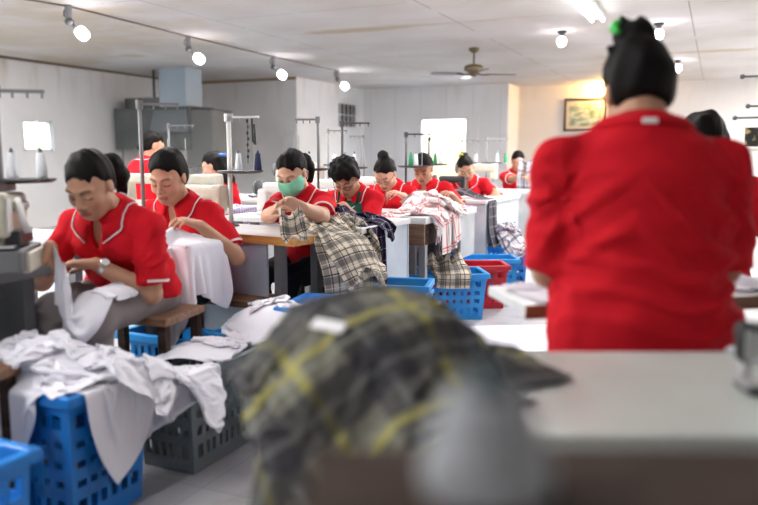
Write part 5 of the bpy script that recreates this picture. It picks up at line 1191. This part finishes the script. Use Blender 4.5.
# masked worker's check shirt
T5 = [col_box((t5.location[0], t5.location[1], .62), (1.14, .41, .32), rad(-8)), col_floor()]; hf = HF((-2.4, 2.7), (-1.3, 3.8))
cr2 = col_box((c2[0], c2[1], .26), (.66, .36, .52), rad(8))
cloth('check_shirt', 'cream and navy check shirt hanging lowest from the orange edged table', SH_, M['cream_plaid'], (56, 54), (1.05, .80), sheet(-1.62, 3.42, .80, 1.05, .80, rad(80), (.46, .95)), T5 + [hf, cr2, col_ell((-1.72, 3.33, .56), (.15, .24, .20))], steps=70, seed=7, jit=.012, stiff=.06, after=hf.add, pins=lambda u, v: v > .80, folds=[(0, 5, .035, (.5, 0, 1))])
cloth('check_shirt', 'cream and navy check shirt lying over the table end, upper of two', SH_, M['cream_plaid'], (56, 54), (.90, .74), sheet(-1.66, 3.42, .82, .90, .74, rad(72), (.46, .92)), T5 + [hf, cr2, col_ell((-1.71, 3.33, .56), (.16, .25, .22))], steps=60, seed=8, jit=.02, stiff=.06, uvo=(.3, .2), pins=lambda u, v: v > .84, folds=[(0, 4, .04, (.5, 0, 1))])
W5a, W5b = P5['world'](P5['W'][0]), P5['world'](P5['W'][1]); pa = D(302, 205, 3.57); pb = D(278, 212, 3.53)
def init_held(u, v):
    a = np.array(pa)[:, None, None] * (1 - u) + np.array(pb)[:, None, None] * u; dn = np.array([.05, -.02, -.15])[:, None, None] * v 
    return np.moveaxis(a + dn, 0, -1)
cloth('check_piece', 'small cream and navy check piece held up by the masked worker', 'cloth piece', M['cream_plaid'], (24, 24), (.15, .15), init_held, T5, steps=45, seed=9, jit=.008, stiff=.3, pins=lambda u, v: ((u < .16) | (u > .86)) & (v < .16), uvo=(.02, .05))
# purple check
T6 = [box_t(-1.975, -1.72, 3.55, 4.25, .5, .78), box_t(-2.9, -1.98, 3.93, 4.24, .5, .78), col_floor()]; hf = HF((-2.5, 3.3), (-1.3, 4.5))
cloth('purple_check_shirt', 'dark purple check shirt hanging down from the narrow side table', SH_, M['purple_plaid'], (48, 40), (.80, .46), sheet(-1.74, 3.74, .84, .80, .46, rad(8), (.9, .5)), T6 + [hf], steps=70, seed=10, jit=.012, stiff=.08, pins=lambda u, v: u < .16, folds=[(1, 4, .03, (0, .5, 1))], after=hf.add)
cloth('purple_check_shirt', 'dark purple check shirt bundled on the table before the green apron', SH_, M['purple_plaid'], (44, 44), (.85, .85), sheet(-1.93, 3.88, .88, .85, .85, rad(30), .40), T6 + [hf], steps=42, seed=12, jit=.05, stiff=.06, folds=[(0, 4.5, .014, (.3, 0, 1)), (1, 5, .012, (0, .3, 1))])
# white and red check
T7 = [box_t(-1.955, -1.65, 4.33, 5.42, .5, .78), box_t(-2.9, -1.96, 4.63, 4.95, .5, .78), col_floor()]; hf = HF((-2.6, 4.0), (-1.2, 5.8))
cloth('red_check_shirt', 'white and red check shirt hanging over the table edge to the crates', SH_, M['red_plaid'], (40, 44), (.44, .62), sheet(-1.68, 4.82, .86, .44, .62, rad(12), (.9, .5)), T7 + [hf], steps=70, seed=13, jit=.012, stiff=.08, pins=lambda u, v: u < .18, folds=[(1, 4, .03, (0, .5, 1))], after=hf.add)
cloth('red_check_shirt', 'white and red check shirt bundled at the left of its heap', SH_, M['red_plaid'], (44, 44), (.95, .90), sheet(-1.84, 4.56, .90, .95, .90, rad(30), .38), T7 + [hf], steps=42, seed=14, jit=.06, stiff=.06, folds=[(0, 4.5, .014, (.3, 0, 1)), (1, 5, .012, (0, .3, 1))], after=hf.add)
cloth('red_check_shirt', 'white and red check shirt flattened at the right of its heap', SH_, M['red_plaid'], (44, 44), (.80, .95), sheet(-1.82, 4.98, .88, .80, .95, rad(10), .42), T7 + [hf], steps=42, seed=15, jit=.05, stiff=.06, folds=[(0, 4.5, .014, (.3, 0, 1)), (1, 5, .012, (0, .3, 1))], after=hf.add)
cloth('lilac_piece', 'small lilac printed piece on the side table end', 'cloth piece', M['lilac_print'], (26, 26), (.30, .34), sheet(-1.80, 5.36, .86, .30, .34, rad(10), .6), T7 + [hf], steps=50, seed=16, jit=.03, stiff=.15)
# dark print hanging at the flower worker
T9 = [box_t(-2.0, -1.80, 6.2, 7.4, .5, .78), col_floor()]
cloth('dark_print_shirt', 'dark printed shirt hanging under the arm of the flower worker', SH_, M['dark_print'], (34, 40), (.34, .72), sheet(-1.82, 6.36, .84, .34, .72, rad(84), (.6, .9)), T9, steps=70, seed=17, jit=.01, stiff=.08, folds=[(0, 3, .03, (.4, 0, 1))], pins=lambda u, v: v > .8)
# printed heap on the farthest crate
cx, cy = cG[1]; cols = crate_cols(cx, cy, .40, .36, .36, cG[2], .16); hf = HF((cx - .6, cy - .6), (cx + .6, cy + .6))
for k, (dx, a, mt, lab) in enumerate(((-.10, .62, 'blue_print', 'white shirt with dark checks at the left of the far heap'), (.12, .60, 'blue_print', 'white shirt with dark checks at the right of the far heap'), (.0, .52, 'lilac_print', 'lilac printed shirt low on the far heap'), (.03, .50, 'blue_print', 'topmost white shirt with dark checks on the far heap'))):
    cloth('printed_shirt', lab, SH_, M[mt], (40, 40), (a, a), sheet(cx + dx - .03, cy - .02, .58 + .03 * k, a, a, .5 + k, .42), cols + [hf, col_floor()], steps=45, seed=51 + k, jit=.05, stiff=.06, folds=[(0, 4.5, .014, (.3, 0, 1)), (1, 5, .012, (0, .3, 1))], group='printed shirts on the farthest crate', after=hf.add)
# check shirt over crate D1, purple scraps and cream scraps in the crates
cx, cy = cD1[1]; tt = cD1[2]; uu = np.array([math.cos(tt), math.sin(tt)]); vv = np.array([-math.sin(tt), math.cos(tt)])
cols = crate_cols(cx, cy, .60, .36, .33, tt, .07); p = np.array([cx, cy]) + uu * .0 - vv * .10; hf = HF((cx - .6, cy - .6), (cx + .6, cy + .6))
cloth('purple_piece', 'purple printed piece behind the check shirt in the sky blue crate', 'cloth piece', M['lilac_print'], (30, 30), (.32, .32), sheet(cx - .18, cy + .0, .46, .32, .32, .5, .55), cols, steps=50, seed=61, jit=.03, stiff=.15, after=hf.add)
cloth('check_shirt', 'cream and black check shirt hanging over the sky blue crate front', SH_, M['cream_plaid'], (40, 40), (.36, .33), sheet(p[0], p[1], .45, .36, .33, tt, .78), cols + [hf, col_floor()], steps=55, seed=62, jit=.02, stiff=.08, folds=[(0, 3, .03, (.4, 0, 1))], pins=lambda u, v: v > .70, uvo=(.1, .3))
cx, cy = cD0[1]
cloth('cream_piece', 'cream and grey scrap in the sky blue crate left of the red', 'cloth piece', M['cream_plaid'], (30, 30), (.26, .24), sheet(cx, cy, .45, .26, .24, rad(14), .9), [col_ell((cx, cy, .30), (.15, .14, .13))], steps=25, seed=63, jit=.02, stiff=.15)
# grey printed cloth lifted by the far worker
pa = D(528, 160, 8.42)
def init_up(u, v):
    return np.stack([pa[0] + (u - .5) * .20, pa[1] + .03 * np.sin(u * 9) - .02 * v, pa[2] + .02 * np.cos(u * 7) - .46 * v], -1)
cloth('printed_cloth', 'grey printed cloth lifted before the face of a far worker', 'cloth piece', M['grey_print'], (30, 34), (.34, .50), init_up, [box_t(-3.0, -1.7, 7.95, 8.45, .5, .78)], steps=40, seed=64, jit=.01, stiff=.15, pins=lambda u, v: (v < .06))
# olive check heap on the near table's left end
cA = CF(.0, 1.30); ft = col_box((cfg[0], cfg[1], .39), (1.14, .45, .78), YAW); hf = HF((cA[0] - .7, cA[1] - .7), (cA[0] + .7, cA[1] + .7), 90)
def at(l, d): q = CF(l, d); return float(q[0]), float(q[1])
pile = [((.01, 1.22), (.56, .72), .2, .86, (.75, .85), 'olive and yellow check shirt hanging lowest at the near table end'), ((-.02, 1.34), (.52, .62), 1.0, .90, .74, 'olive and yellow check shirt at the far left of the near heap'), ((.01, 1.31), (.58, .62), 2.2, .96, .74, 'topmost olive and yellow check shirt of the near heap'), ((.10, 1.45), (.28, .18), .04, .86, (.8, .8), 'olive and yellow check shirt trailing right along the table edge'), ((-.03, 1.19), (.50, .52), .5, .94, .76, 'olive and yellow check shirt at the near edge of the heap')]
ms = [ft, col_ell((*at(-.005, 1.32), .76), (.20, .17, .145)), col_ell((*at(-.065, 1.22), .60), (.13, .20, .22)), col_floor()]
for k, ((l, d), (a, b_), rz, z, sq, lab) in enumerate(pile):
    x, y = at(l, d); cloth('olive_check_shirt', lab, SH_, M['olive_plaid'], (56, 56), (a, b_), sheet(x, y, z + .03, a, b_, YAW + rz, sq), ms + [hf], steps=65, grav=6.5, seed=71 + k, jit=.02, stiff=.14, group='olive check shirts on the near table', after=hf.add, uvo=(.13 * k, .21 * k), thick=.004, folds=[(0, 2, .018, (.3, 0, 1)), (1, 1.6, .016, (0, .3, 1))])
def near_vertex(o, px, py):
    M_ = np.array([v.co[:] for v in o.data.vertices]) + np.array(o.location); q = M_ - _O; t = q @ _fw; x = 379 + FOC * (q @ _rt) / t; y = 252.5 - FOC * (q @ _up) / t
    k = np.argmin((x - px) ** 2 + (y - py) ** 2 + 400 * (t - t.min())); return Vector(M_[k]), o.data.vertices[int(k)].normal.copy()
HEAP = [o for o in C.objects if o.name.startswith('olive_check_shirt')]; best = None
for o in HEAP:
    p, n = near_vertex(o, 330, 328); q = np.array(p) - _O; t_ = q @ _fw; e_ = abs(379 + FOC * (q @ _rt) / t_ - 330) + abs(252.5 - FOC * (q @ _up) / t_ - 328)
    if best is None or e_ + 60 * t_ < best[0]: best = (e_ + 60 * t_, o, p, n)
_, o, p, n = best
if n.dot(Vector(-_fw)) < 0: n = -n
m = MB(); m.box(p - o.location + n * .006, (.070, .022, .003), R=n.to_track_quat('Z', 'Y').to_matrix()); tag(m.build('care_label', M['label'], o, bevel=.001), 'white sewn label')
# white cloth on the big worker's table, floor cloth and odd scraps
wt_ = col_box((cw[0], cw[1], .39), (1.44, .30, .78), tw)
g = G(542, 298, TZ); cloth('white_cloth', 'white cloth on the work table beside the big worker elbow', 'cloth piece', WC, (32, 32), (.42, .36), sheet(g[0] + .06, g[1] + .12, .82, .36, .30, tw, .7), [wt_], steps=50, seed=81, jit=.03, stiff=.15)
g = G(735, 288, TZ); cloth('white_cloth', 'white cloth on the work table at the right of the big worker', 'cloth piece', WC, (30, 30), (.30, .30), sheet(g[0] + .03, g[1] + .05, .84, .30, .30, tw, .65), [wt_, col_ell((g[0], g[1], .78), (.07, .06, .04))], steps=50, seed=82, jit=.03, stiff=.15)
g = G(500, 336, 0); cloth('white_cloth', 'white cloth spread on the aisle floor before the red crate', 'cloth piece', WC, (40, 40), (.9, .7), sheet(g[0] + .05, g[1] - .05, .06, .9, .7, .5, .88), [col_floor()], steps=40, seed=83, jit=.02, stiff=.15)
g = G(4, 360, .56); cloth('white_cloth', 'white cloth on the stool at the left edge', 'cloth piece', WC, (26, 26), (.26, .26), sheet(g[0] - .18, g[1] - .0, .60, .26, .26, .4, .6), [col_box((G(6, 372, .56)[0] - .25, G(6, 372, .56)[1] - .01, .265), (.30, .28, .53), rad(10))], steps=45, seed=84, jit=.03, stiff=.15)
g = np.array(at(.745, 1.39)); cloth('white_scrap', 'whitish crumpled scrap on the dark machine at the right edge', 'cloth piece', WC, (24, 24), (.20, .20), sheet(g[0], g[1], .84, .20, .20, .4, .6), [col_box((cfg[0], cfg[1], .39), (1.14, .45, .78), YAW)], steps=40, seed=85, jit=.03, stiff=.15)
# scraps of the second row
for k, (x, y, mt, lab) in enumerate(((-3.25, 4.6, 'lilac_print', 'lilac scrap on the second row near the white pole'), (-3.35, 4.5, 'blue_print', 'blue checked scrap on the second row near the white pole'), (-3.3, 5.85, 'red_plaid', 'white and red scrap on the second row behind the masked worker'), (-3.8, 5.8, 'dark_print', 'dark scrap on the second row behind the blue hair tie'))):
    cloth('cloth_scrap', lab, 'cloth piece', M[mt], (24, 24), (.36, .36), sheet(x, y, .85, .36, .36, k, .55), [box_t(-4.5, -3.2, 4.35, 4.85, .5, .78), box_t(-4.6, -3.15, 5.6, 6.3, .5, .78), col_floor()], steps=45, seed=91 + k, jit=.04, stiff=.15)
SC.view_settings.exposure = 0.18
SC.cycles.use_denoising = True
